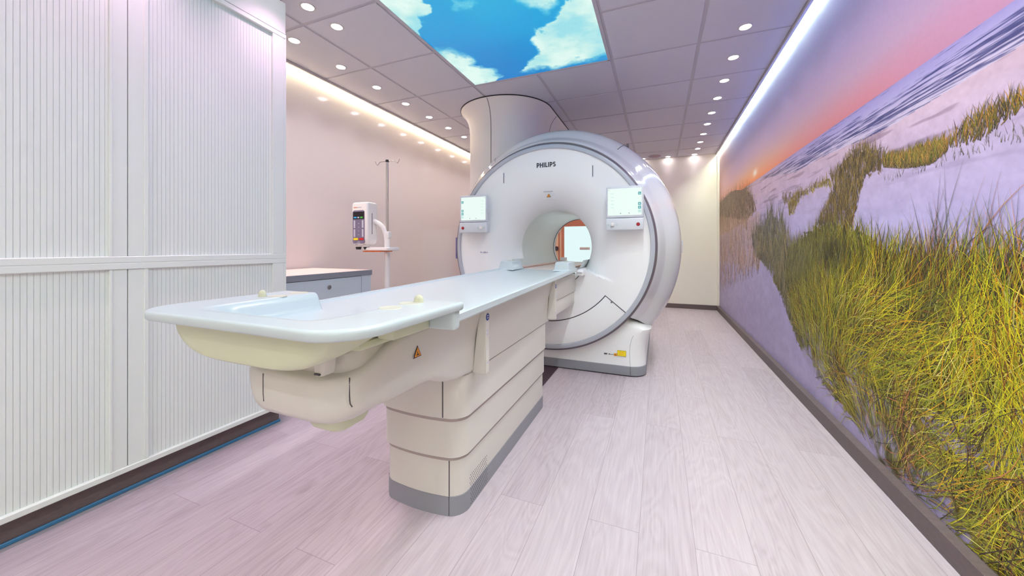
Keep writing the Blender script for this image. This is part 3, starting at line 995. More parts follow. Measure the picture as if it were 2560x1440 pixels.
    # table top: extruded section with side rails
    def sec(y):
        h, z = hw(y), zt(y)
        c = [(-h, -.026), (-h, -.005), (-h + .004, 0), (-h + .020, 0), (-h + .023, -.004), (-h + .040, -.004), (-h + .044, -.0075), (-h + .07, -.009)]
        for k in range(9):
            u = -1 + 2 * k / 8
            c.append(((h - .08) * u, -.010 - .014 * (1 - u * u)))
        c += [(-x, zz) for x, zz in reversed(c[:8])]
        c += [(h - .006, -.033), (-h + .006, -.033)]
        return [(TX + x, y, z + zz) for x, zz in c]
    ys = [.93, 1.0, 1.4, 1.8, 2.2, 2.6, 2.97]
    top = obj('table_top', loft(new(), [sec(y) for y in ys]), 'tabletop', T, 30)
    # raised end blocks by the bore
    for s in (-1, 1):
        bm = new()
        y0, y1, zb = 2.70, 2.96, zt(2.8) - .012
        x0, x1 = (.165, .300)
        rings = []
        for z, i in ((zb, -.004), (zb + .012, .006), (zb + .062, .014), (zb + .070, .024)):
            rings.append([(TX + s * (x0 + x1) / 2 + (x - TX), y, z) for x, y in rrect(TX, (y0 + y1) / 2, (x1 - x0) / 2 - i, (y1 - y0) / 2 - i * 1.4, .012)])
        e = obj('end_block', loft(bm, rings), 'tabletop', T)
        for dy in (-.03, .05):
            obj('end_block_button', disc(new(), (TX + s * .235, 2.83 + dy, zb + .0695), .012, .004, n=16, bev=.001), 'cream', e)

    # loading tray at the near end: a raised U-shaped rim round the end of the top
    W, YT0, YT1, ZR = .383, .508, .952, .917
    nx, rr_ = 96, .11

    def outer(y):
        d = y - YT0
        return W if d >= rr_ else W - rr_ + math.sqrt(max(0, rr_ ** 2 - (rr_ - d) ** 2))

    def zin(x, y):
        d = abs(x)
        yi = YT0 + .066
        ri = .07
        e = y - yi
        if e <= 0:
            w = -1
        else:
            w = .232 if e >= ri else .232 - ri + math.sqrt(ri ** 2 - (ri - e) ** 2)
        side = float(sm(0, 1, (w - d) / .034)) if w > 0 else 0.0
        end = float(sm(0, 1, e / .20)) if e > 0 else 0.0
        floor_ = .858 - .012 * (1 - min(1, d / .2) ** 2)
        return ZR - (ZR - floor_) * min(side, .12 * (e > 0) * side + end)
    yst = [YT0 + .0015, YT0 + .006, YT0 + .014, YT0 + .026, YT0 + .04, YT0 + .054] + [YT0 + .066 + .012 * k for k in range(32)]
    yst = [y for y in yst if y < YT1 - .006] + [YT1 - .004]
    bm = new()
    topv = []
    xs_ = np.linspace(-1, 1, nx)
    for y in yst:
        w = outer(y) - .007
        topv.append([bm.verts.new((TX + w * s, y, zin(w * s, y))) for s in xs_])
    for a, b in zip(topv[:-1], topv[1:]):
        for i in range(nx - 1):
            bm.faces.new((a[i], a[i + 1], b[i + 1], b[i]))
    low = [bm.verts.new((v.co.x, YT1 - .0045, .836)) for v in topv[-1]]
    for i in range(nx - 1):
        if abs(topv[-1][i].co.x - TX) < .26:
            bm.faces.new((topv[-1][i], topv[-1][i + 1], low[i + 1], low[i]))
    bmesh.ops.delete(bm, geom=[v for v in low if not v.link_faces], context='VERTS')
    # skirt: rounded edge all round, then a flat underside
    loop = topv[0][:] + [r[-1] for r in topv[1:]] + list(reversed(topv[-1]))[1:] + [r[0] for r in reversed(topv[1:-1])]
    prev = loop
    cx, cy = TX, (YT0 + YT1) / 2
    nl = len(loop)
    nrm = []
    for i in range(nl):
        p, q = loop[i - 1].co, loop[(i + 1) % nl].co
        d = Vector((q.y - p.y, -(q.x - p.x), 0))
        if d.length < 1e-9: d = Vector((0, -1, 0))
        nrm.append(d.normalized())
    for off, dz in ((.004, -.0015), (.0065, -.005), (.007, -.010), (.006, -.020), (.002, -.024)):
        cur = [bm.verts.new((v.co.x + n_.x * off, v.co.y + n_.y * off, v.co.z + dz)) for v, n_ in zip(loop, nrm)]
        for i in range(nl):
            j = (i + 1) % nl
            bm.faces.new((prev[i], prev[j], cur[j], cur[i]))
        prev = cur
    cur = [bm.verts.new((cx + (v.co.x - cx) * .72, cy + (v.co.y - cy) * .70, v.co.z)) for v in prev]
    for i in range(nl):
        j = (i + 1) % nl
        if max(prev[i].co.y, prev[j].co.y) < YT1 - .02:
            bm.faces.new((prev[i], prev[j], cur[j], cur[i]))
    bmesh.ops.delete(bm, geom=[v for v in cur if not v.link_faces], context='VERTS')
    tray = obj('loading_tray', bm, 'tabletop', T, 60)
    for s in (-1, 1):
        obj('tray_end_wall', bx(TX + s * .305 - .069, TX + s * .305 + .069, .912, .9485, .836, .906, .010, 3), 'tabletop', tray)
    # bowl below the tray
    bm = new()

    def usec(y, h, depth, n=24):
        pts = []
        for k in range(n + 1):
            u = -1 + 2 * k / n
            pts.append((TX + h * math.copysign(abs(u) ** .8, u), y, ZR - .024 - depth * (1 - abs(u) ** 3.2) ** .62))
        return pts
    rings = [usec(y, h, d) for y, h, d in ((.5545, .262, .080), (.556, .276, .090), (.561, .284, .094), (.57, .288, .096), (.62, .290, .096), (.66, .289, .090), (.70, .287, .080), (.73, .286, .070), (.76, .285, .066))]
    loft(bm, rings, closed=False)
    bm.faces.new(bm.verts[:25])
    obj('tray_bowl', bm, 'cream', tray, 40)
    # grip holes (raised discs, recess shading put into their colour) and latch knobs
    for x, y in ((.253, .782), (.250, .868), (-.262, .83), (-.275, .918)):
        bm = new()
        n = 24
        rings = [[(TX + x + a * math.cos(2 * math.pi * k / n), y + b * math.sin(2 * math.pi * k / n), z) for k in range(n)] for a, b, z in ((.034, .030, ZR - .001), (.032, .028, ZR + .0012), (.029, .025, ZR + .0006))]
        loft(bm, rings)
        obj('grip_hole_shade', bm, 'grip', tray)
    for x, y in ((.262, .895), (-.292, .80)):
        bm = new()
        n = 16
        rings = [[(TX + x + r * math.cos(2 * math.pi * k / n), y + .55 * r * math.sin(2 * math.pi * k / n), z) for k in range(n)] for r, z in ((.017, ZR - .002), (.016, ZR + .010), (.012, ZR + .018), (.005, ZR + .022))]
        loft(bm, rings)
        obj('latch_knob', bm, 'cream', tray)

    # control posts on the side
    for (y0, y1, z0, z1) in ((1.312, 1.350, .566, .842), (2.368, 2.408, .592, .862)):
        bm = new()
        s0 = [(TX + .215, y0, z0), (TX + .277, y0, z0), (TX + .277, y1, z0), (TX + .215, y1, z0)]
        s1 = [(TX + .250, y0, z1), (TX + .277, y0, z1), (TX + .277, y1, z1), (TX + .250, y1, z1)]
        loft(bm, [s0, s1])
        bmesh.ops.bevel(bm, geom=bm.edges[:], offset=.004, segments=2, affect='EDGES')
        p = obj('control_post', bm, 'ivory', T)
        ym = (y0 + y1) / 2
        e = obj('warning_badge', disc(new(), (TX + .2768, ym, z1 - .045), .015, .0012, 'x', 24), 'navy', p)
        bm = new()
        box(bm, TX + .2778, TX + .2784, ym - .007, ym + .007, z1 - .042, z1 - .038)
        box(bm, TX + .2778, TX + .2784, ym - .007, ym + .007, z1 - .051, z1 - .047)
        obj('badge_marks', bm, 'keypale', p)
        for zz in (z1 - .10, z1 - .115, z0 + .045):
            bm = new()
            box(bm, TX + .2768, TX + .2778, ym - .008, ym + .008, zz - .005, zz + .005, .0004, 1)
            obj('touch_key', bm, 'keypale', p)
    # hand pinch sign on the column cover
    def tri(bm, c, s, x):
        y, z = c
        v = [bm.verts.new((x, y + s * a, z + s * b)) for a, b in ((-.55, -.45), (.55, -.45), (0, .55))]
        w = [bm.verts.new((x + .0012, y + s * a, z + s * b)) for a, b in ((-.55, -.45), (.55, -.45), (0, .55))]
        bm.faces.new(w)
        for i in range(3):
            bm.faces.new((v[i], v[(i + 1) % 3], w[(i + 1) % 3], w[i]))
    bm = new(); tri(bm, (.942, .752), .036, TX + .2215)
    s = obj('pinch_sign', bm, 'text', arm)
    bm = new(); tri(bm, (.942, .7515), .029, TX + .2222)
    obj('sign_field', bm, 'amber', s)
    bm = new()
    box(bm, TX + .2232, TX + .2240, .936, .950, .742, .745)
    box(bm, TX + .2232, TX + .2240, .939, .942, .745, .754)
    obj('sign_mark', bm, 'text', s)
    # docking section between pedestal and scanner
    bm = new()
    box(bm, TX - .258, TX + .258, 2.408, 3.097, .705, .853, .006)
    box(bm, TX - .250, TX + .250, 2.408, 3.090, .60, .702, .006)
    obj('docking_section', bm, 'ivory', T)


build_table()
tag(obj('cable_cover', bx(TX - .09, TX + .088, 2.41, 3.17, 0, .006, .002, 1), 'duct'), 'flat dark cover strip on the floor between table pedestal and scanner', 'cable cover')


# ================================================================== SCANNER
def build_scanner():
    G = thing('mri_scanner', 'big white ring-shaped mri scanner with a wide bore and two control screens', 'scanner', (GX, 3.9, 0))

    def apron(rx, rz):
        return rz < -.089 - .349 * abs(rx)

    def face_y(rx, rz):
        r = math.hypot(rx, rz)
        if apron(rx, rz):
            return GY
        s = max(0.0, min(1.0, (.66 - r) / (.66 - .35)))
        return GY + .33 * (1 - math.sqrt(max(0.0, 1 - s ** 1.7)))
    # front cover
    bm = new()
    na = 360
    rs_ = [.35, .3505, .352, .355, .36, .367, .376, .388, .402, .42, .44, .465, .49, .52, .55, .58, .61, .64, .66, .70, .76, .82, .868]
    cols = []
    for k in range(na):
        a = 2 * math.pi * k / na
        cols.append([bm.verts.new((GX + r * math.cos(a), face_y(r * math.cos(a), r * math.sin(a)), GZ + r * math.sin(a))) for r in rs_])
    for k in range(na):
        A, B = cols[k], cols[(k + 1) % na]
        for i in range(len(rs_) - 1):
            bm.faces.new((A[i], B[i], B[i + 1], A[i + 1]))
    front = obj('front_cover', bm, 'gant', G, 40)
    # lower cover of the front (annular sector) with its joint
    A0, A1 = -141.2, -38.8
    prof = [(.664, GY + .002), (.664, GY - .004), (.667, GY - .006), (.862, GY - .006), (.866, GY - .004), (.866, GY + .002)]
    lower = obj('lower_front_cover', revolve(new(), prof, A0 + .25, A1 - .25, 96), 'gant', G)
    bm = revolve(new(), [(.656, GY + .001), (.656, GY - .0015), (.664, GY - .0015), (.664, GY + .001)], A0, A1, 96)
    for a in (A0, A1):
        p0, p1 = Vector(pole(.656, a, y=GY - .001)), Vector(pole(.872, a, y=GY - .001))
        tube(bm, [p0, p1], .0035, 6)
    obj('cover_joint', bm, 'seam', lower)
    for s in (-1, 1):
        obj('cover_screw', disc(new(), (GX + s * .565, GY - .009, .655 - .03), .007, .004, 'y', 12), 'ringdark', lower)
    # grey ring round the front and its dark outer side
    obj('front_ring', revolve(new(), [(.866, GY + .004), (.868, GY - .010), (.872, GY - .013), (.898, GY - .013), (.903, GY - .010), (.905, GY + .002), (.905, GY + .10)], 0, 360, 160), 'ring', G)
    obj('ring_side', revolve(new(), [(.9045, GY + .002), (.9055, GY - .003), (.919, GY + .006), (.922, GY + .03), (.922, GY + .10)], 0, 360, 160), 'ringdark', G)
    # outer shell above the cut
    EX, EZ = .985, 1.01
    sp = [(.916, GY + .05), (.919, GY + .026), (.925, GY + .022), (.940, GY + .040), (.962, GY + .085), (.990, GY + .145), (.997, GY + .158), (1.004, GY + .168), (1.035, GY + .20), (1.075, GY + .245), (1.108, GY + .305), (1.127, GY + .375), (1.137, GY + .47), (1.141, GY + .60), (1.138, GY + .80), (1.125, GY + 1.0), (1.10, GY + 1.2), (1.05, GY + 1.4), (.96, GY + 1.58), (.80, GY + 1.70), (.60, GY + 1.74), (.40, GY + 1.75)]
    shell = obj('outer_shell', revolve(new(), sp, A1, 180 - A1, 180, EX, EZ), 'shell', G, 30)
    bm = new()
    for a in (A1, 180 - A1):
        tube(bm, [pole(R, a, EX, EZ, y) for R, y in sp[1:-3]], .0026, 6)
        obj('shell_joint', bm, 'seam', shell); bm = new()
    tube(bm, [pole(R + .0005, 54.5, EX, EZ, y) for R, y in sp[8:14]], .0028, 6)
    obj('shell_joint', bm, 'seam', shell); bm = new()
    tube(bm, [pole(R + .0005, 125.5, EX, EZ, y) for R, y in sp[8:14]], .0028, 6)
    obj('shell_joint', bm, 'seam', shell)
    obj('shell_latch', bx(GX + .655, GX + .675, GY + .34, GY + .40, GZ + .905, GZ + .935, .004), 'ringdark', shell)
    # lower back half of the shell (behind the pedestal)
    obj('back_cover', revolve(new(), [(.86, GY + 1.60), (.80, GY + 1.70), (.60, GY + 1.74), (.40, GY + 1.75)], A0, A1, 60, EX, EZ), 'gant', G)
    # pedestal
    def ped(z):
        zc = (.085, .13, .20, .27, .32, .36, .40, .43)
        hc = (.826, .823, .821, .826, .838, .856, .872, .800)
        h = float(np.interp(z, zc, hc))
        if z > .40:
            h = min(h, (GZ - z) * 1.244 - .03)
        return h
    rings = []
    for z in (.085, .12, .16, .20, .24, .28, .31, .34, .37, .395):
        h = ped(z)
        y0 = GY + .060 + .012 * float(sm(.35, .085, z))
        rings.append([(x, y, z) for x, y in rrect(GX, (y0 + 4.62) / 2, h, (4.62 - y0) / 2, .13, 10)])
    for z in (.44, .50, .56):
        h = (GZ - z) * 1.244 - .04
        rings.append([(x, y, z) for x, y in rrect(GX, (GY + .06 + 4.62) / 2, h, (4.62 - GY - .06) / 2, .10, 10)])
    pedestal = obj('pedestal', loft(new(), rings), 'gant', G, 45)
    bm = new()
    path = []
    for z in (.088, .14, .20, .26, .31, .35):
        path.append((GX + ped(z) - .118, GY + .0605 + .012 * float(sm(.35, .085, z)), z))
    tube(bm, path, .0018, 6)
    obj('pedestal_crease', bm, 'ring', pedestal)
    rings = [[(x, y, z) for x, y in rrect(GX, (GY + .07 + 4.63) / 2, .826 + o, (4.63 - GY - .07) / 2 + o, .13, 10)] for z, o in ((0.006, -.012), (.010, .004), (.076, .006), (.085, .003))]
    pl = obj('plinth', loft(new(), rings), 'plinth', G)
    obj('plinth_shadow_gap', loft(new(), [[(x, y, z) for x, y in rrect(GX, (GY + .09 + 4.6) / 2, .80, (4.6 - GY - .09) / 2, .12, 10)] for z in (0, .007)]), 'black', pl)
    bm = new()
    box(bm, GX + .708, GX + .7105, GY + .062, GY + .08, .006, .085)
    obj('plinth_joint', bm, 'seam', pl)
    # bore
    b = new()
    revolve(b, [(.35, GY + .326), (.35, GY + .6), (.35, GY + 1.50)], 0, 360, 128)
    bore = obj('bore_liner', b, 'bore', G)
    obj('bore_front_lower', revolve(new(), [(.35, GY), (.35, GY + .33)], -160, -20, 48), 'bore', bore)
    obj('bore_end_rim', revolve(new(), [(.351, GY + 1.495), (.345, GY + 1.50), (.345, GY + 1.507), (.352, GY + 1.512)], 0, 360, 128), 'black', bore)
    obj('rear_flare', revolve(new(), [(.352, GY + 1.512), (.365, GY + 1.60), (.385, GY + 1.68), (.405, GY + 1.75)], 0, 360, 96), 'gant', bore)
    for a in (24, 50):
        obj('bore_light', revolve(new(), [(.3495, GY + .55), (.3465, GY + .56), (.3465, GY + 1.38), (.3495, GY + 1.39)], a - 1.5, a + 1.5, 4), 'boreglow', bore)
    # bridge inside the bore
    bm = new()
    box(bm, GX - .235, GX + .235, GY - .11, GY + 1.62, .855, .893, .006)
    br = obj('bore_bridge', bm, 'bridge', G)
    bm = new()
    for s in (-1, 1):
        box(bm, GX + s * .225 - .012, GX + s * .225 + .012, GY - .02, GY + 1.62, .893, .915, .004)
    obj('bridge_rail', bm, 'bridge', br)
    bm = new()
    for s in (-1, 1):
        box(bm, GX + s * .205 - .003, GX + s * .205 + .003, GY - .02, GY + 1.62, .893, .897)
        box(bm, GX + s * .2385 - .0025, GX + s * .2385 + .0025, GY + .1, GY + 1.60, .905, .912)
    obj('guide_strip', bm, 'copper', br)
    obj('bridge_stop', bx(GX - .235, GX - .16, GY + 1.40, GY + 1.46, .905, .955, .006), 'gant', br)
    # docking lugs and curved gaps under the bore
    for s in (-1, 1):
        bm = new()
        rings = []
        for y, i in ((GY - .095, .016), (GY - .085, .005), (GY + .03, 0)):
            rings.append([(x, y, z) for x, z in rrect(GX + s * .318, .868, .034 - i, .030 - i, .016)])
        loft(bm, rings)
        obj('docking_lug', bm, 'gant', front)
        bm = new()
        a = (-58, -34) if s > 0 else (-146, -122)
        revolve(bm, [(.384, GY + .002), (.384, GY - .002), (.390, GY - .002), (.390, GY + .002)], a[0], a[1], 24)
        obj('docking_gap', bm, 'seam', front)
    # brand lettering, handles slots, bore warning recess, small print
    def strokes(paths, x0, z0, y, w, h, bm):
        for pts in paths:
            P = [Vector((x0 + a * h, 0, z0 + c * h)) for a, c in pts]
            L, R_ = [], []
            for i, p in enumerate(P):
                d = (P[min(i + 1, len(P) - 1)] - P[max(i - 1, 0)]).normalized()
                n_ = Vector((-d.z, 0, d.x)) * w / 2
                L.append(p + n_); R_.append(p - n_)
            rings = [[(a.x, y, a.z), (b_.x, y, b_.z), (b_.x, y + .003, b_.z), (a.x, y + .003, a.z)] for a, b_ in zip(L, R_)]
            loft(bm, rings)
    arc = lambda cx, cz, rx, rz, a0, a1, n=10: [(cx + rx * math.cos(math.radians(a0 + (a1 - a0) * k / n)), cz + rz * math.sin(math.radians(a0 + (a1 - a0) * k / n))) for k in range(n + 1)]
    GL = {'P': ([[(.12, 0), (.12, 1)], [(.12, .89), (.28, .89)] + arc(.28, .645, .24, .245, 90, -90) + [(.12, .40)]], .60),
          'H': ([[(.12, 0), (.12, 1)], [(.62, 0), (.62, 1)], [(.12, .52), (.62, .52)]], .74),
          'I': ([[(.12, 0), (.12, 1)]], .24),
          'L': ([[(.12, 1), (.12, .0)], [(.12, .11), (.50, .11)]], .50),
          'S': ([[(.50, .84)] + arc(.30, .70, .20, .19, 60, 200, 8) + arc(.29, .29, .21, .19, 60, -120, 10) + [(.06, .17)]], .56)}
    bm = new()
    hgt, xx = .043, GX - .002
    tot = sum(GL[c][1] for c in 'PHILIPS') * hgt + 6 * .10 * hgt
    xx -= tot / 2
    for c in 'PHILIPS':
        strokes(GL[c][0], xx, GZ + .705, face_y(0, .727) - .0015, .0088, hgt, bm)
        xx += (GL[c][1] + .10) * hgt
    obj('lettering', bm, 'text', front)
    bm = new()
    for k, (w, h) in enumerate(((.010, .013), (.006, .008), (.008, .010), (.012, .014), (.008, .009), (.010, .010))):
        box(bm, GX - .655 + .0135 * k, GX - .655 + .0135 * k + w, GY - .001, GY + .001, GZ - .062, GZ - .062 + h)
    obj('small_print', bm, 'pale', front)
    for s in (-1, 1):
        bm = new()
        box(bm, GX + s * .41 - .006, GX + s * .41 + .006, GY - .003, GY + .004, GZ + .585, GZ + .69, .0025)
        sl = obj('slot_frame', bm, 'bevelm', front)
        obj('slot', bx(GX + s * .41 - .0025, GX + s * .41 + .0025, GY - .0042, GY, GZ + .592, GZ + .683), 'seam', sl)
    yr = face_y(0, .467)
    bm = new()
    r0 = [(GX - .040, yr - .030, GZ + .494), (GX + .040, yr - .030, GZ + .494), (GX + .064, yr + .022, GZ + .432), (GX - .064, yr + .022, GZ + .432)]
    r1 = [(x, y + .05, z) for x, y, z in r0]
    loft(bm, [r0, r1])
    rec = obj('laser_window', bm, 'gant', front)
    obj('window_lip', bx(GX - .042, GX + .042, yr - .034, yr - .02, GZ + .492, GZ + .500, .002, 1), 'ring', rec)

    def triy(name, x, z, s, y, m, par):
        bm = new()
        v = [(x - s * .55, y, z - s * .45), (x + s * .55, y, z - s * .45), (x, y, z + s * .55)]
        loft(bm, [v, [(a, y + .004, c) for a, b_, c in v]])
        return obj(name, bm, m, par)
    ts = triy('warning_triangle', GX + .002, GZ + .463, .036, yr - .014, 'text', rec)
    triy('triangle_field', GX + .002, GZ + .4625, .028, yr - .0155, 'amber', ts)
    obj('triangle_mark', bx(GX + .0005, GX + .0035, yr - .0165, yr - .0150, GZ + .456, GZ + .468), 'text', ts)
    # labels on the pedestal
    yb = GY + .0675
    lx, lz = GX + .640, .190
    lab = obj('warning_label', bx(lx - .036, lx + .036, yb - .004, yb + .002, lz - .024, lz + .024), 'yellow', pedestal)
    bm = new()
    for k in range(3):
        box(bm, lx - .022, lx + .018 - .008 * (k % 2), yb - .0046, yb - .0036, lz + .010 - .010 * k, lz + .0122 - .010 * k)
    obj('label_lines', bm, 'amber', lab)
    bm = new()
    for (a0, a1, b0, b1) in ((-.036, .036, .0225, .024), (-.036, .036, -.024, -.0225), (-.036, -.0345, -.024, .024), (.0345, .036, -.024, .024)):
        box(bm, lx + a0, lx + a1, yb - .0046, yb - .0036, lz + b0, lz + b1)
    obj('label_print', bm, 'text', lab)
    sq = obj('small_warning_label', bx(lx - .062, lx - .038, yb - .004, yb + .002, lz - .026, lz - .006), 'amber', pedestal)
    triy('label_triangle', lx - .050, lz - .0165, .011, yb - .0048, 'text', sq)
    bm = new()
    box(bm, lx - .100, lx - .062, yb - .003, yb + .002, lz - .0165, lz - .0155)
    disc(bm, (lx - .103, yb - .003, lz - .016), .0045, .004, 'y', 10)
    for k in range(2):
        box(bm, lx - .145, lx - .118, yb - .003, yb + .002, lz - .0145 - .005 * k, lz - .0115 - .005 * k)
    obj('aperture_print', bm, 'text', pedestal)
    # side grips on the shell
    for s, ang, m in ((1, 3.0, 'bevelm'), (-1, 176.0, 'lilac')):
        if s > 0:
            bm = new()
            px = pole(1.139, 0, EX, EZ, 0)[0]
            pts = [(px - .002, GY + .52 + .0, GZ + dz) for dz in (-.06, -.055, 0, .05, .058)]
            tube(bm, pts, [.004, .010, .0095, .010, .004], 10)
            obj('side_grip', bm, m, shell)
        else:
            px = GX - .934
            obj('side_grip', bx(px - .010, px + .004, GY + .02, GY + .10, GZ - .12, GZ + .09, .003), m, shell)
    # control screens
    for s in (-1, 1):
        cx = GX + s * .677
        y0, y1 = GY - .105, GY - .075
        z0, z1 = 1.318, 1.568
        d = obj('control_screen', bx(cx - .143, cx + .143, y0, y1, z0, z1, .008, 3), 'bevelm', G)
        obj('screen_arm', bx(cx - .05, cx + .05, y1 - .002, GY + .02, 1.26, 1.46, .01), 'gant', d)
        sc_ = obj('screen_glass', bx(cx - .1285, cx + .1285, y0 - .0015, y0 + .004, z0 + .018, z1 - .018, .001, 1), 'screen', d)
        ex = cx + s * .113
        for k, (zz, mm) in enumerate(((1.505, 'icon'), (1.424, 'icon'), (1.395, 'icon'), (1.366, 'iconpale'))):
            ic = obj('screen_icon', bx(ex - .011, ex + .011, y0 - .0025, y0, zz - .011, zz + .011), mm, d)
            if mm == 'icon':
                bmm = new()
                if k == 0:
                    box(bmm, ex - .005, ex - .001, y0 - .0032, y0 - .002, zz - .004, zz + .004)
                    box(bmm, ex + .001, ex + .006, y0 - .0032, y0 - .002, zz - .006, zz - .002)
                else:
                    disc(bmm, (ex, y0 - .0032, zz), .0045, .001, 'y', 12)
        # faint lines of the start page
                obj('icon_mark', bmm, 'screen', d)
        bm = new()
        box(bm, cx - s * .119 - .002, cx - s * .119 + .002, y0 - .0022, y0, z1 - .031, z1 - .027)
        for q in (-.03, .035):
            box(bm, cx + s * q - .003, cx + s * q + .003, y0 - .0022, y0, z0 + .031, z0 + .037)
        obj('screen_dots', bm, 'text', d)
        bm = new()
        for q in range(5):
            box(bm, cx - s * .095 - .012, cx - s * .095 + .012 + .004 * (q % 2), y0 - .0022, y0, z1 - .060 - .028 * q, z1 - .056 - .028 * q)
        obj('screen_text', bm, 'iconpale', d)
        cb = obj('control_bar', bx(cx - .143, cx + .143, y0 - .012, y1 + .03, 1.216, 1.312, .009, 3), 'bevelm', d)
        yc = y0 - .012
        k = disc(new(), (cx + s * .103, yc - .004, 1.262), .014, .006, 'y', 20, .0015)
        obj('stop_button', k, 'redd', d)
        obj('stop_button_cap', disc(new(), (cx + s * .103, yc - .009, 1.262), .008, .006, 'y', 16, .001), 'red', d)
        for q, w in ((-.122, .0075), (-.058, .0075)):
            obj('control_key', bx(cx + s * q - w, cx + s * q + w, yc - .002, yc + .003, 1.254, 1.270, .001, 1), 'tabletop', d)
        bm = new()
        box(bm, cx - s * .090 - .013, cx - s * .090 + .013, yc - .016, yc + .003, 1.250, 1.276, .004)
        obj('table_toggle', bm, 'device', d)


build_scanner()


# ------------------------------------------------------------------ service column above the scanner
def build_column():
    t = thing('service_column', 'white rounded column rising from the scanner top and flaring out at the ceiling', 'column', (-1.70, 4.45, 2.0))
    hx, y0, y1 = .44, 3.592, 5.3

    def ring(o, z):
        return [(x, y, z) for x, y in rrect(-1.70, (y0 + y1) / 2, hx + o, (y1 - y0) / 2 + o, hx + o - .012, 20)]
    fl = [(0, 1.75), (0, 2.36), (.0015, 2.44), (.008, 2.50), (.022, 2.56), (.044, 2.61), (.068, 2.645), (.092, 2.672), (.104, 2.682), (.107, 2.690)]
    obj('column_cover', loft(new(), [ring(o, z) for o, z in fl]), 'column', t, 60)
    bm = new()
    tube(bm, [(-1.706, y0 - o - .0005, z) for o, z in fl[:-1]], .0035, 6)
    tube(bm, [(-1.70 + hx + o * 1.0 + .0005, 4.3, z) for o, z in fl[:-1]], .003, 6)
    obj('cover_joint', bm, 'seam', t)
    bm = new()
    r0 = ring(.0012, 2.452)
    tube(bm, r0 + [r0[0]], .0012, 5)
    obj('flare_joint', bm, 'ring', t)
    obj('ceiling_gap', loft(new(), [ring(.113, 2.691), ring(.113, 2.6995)]), 'black', t)


build_column()


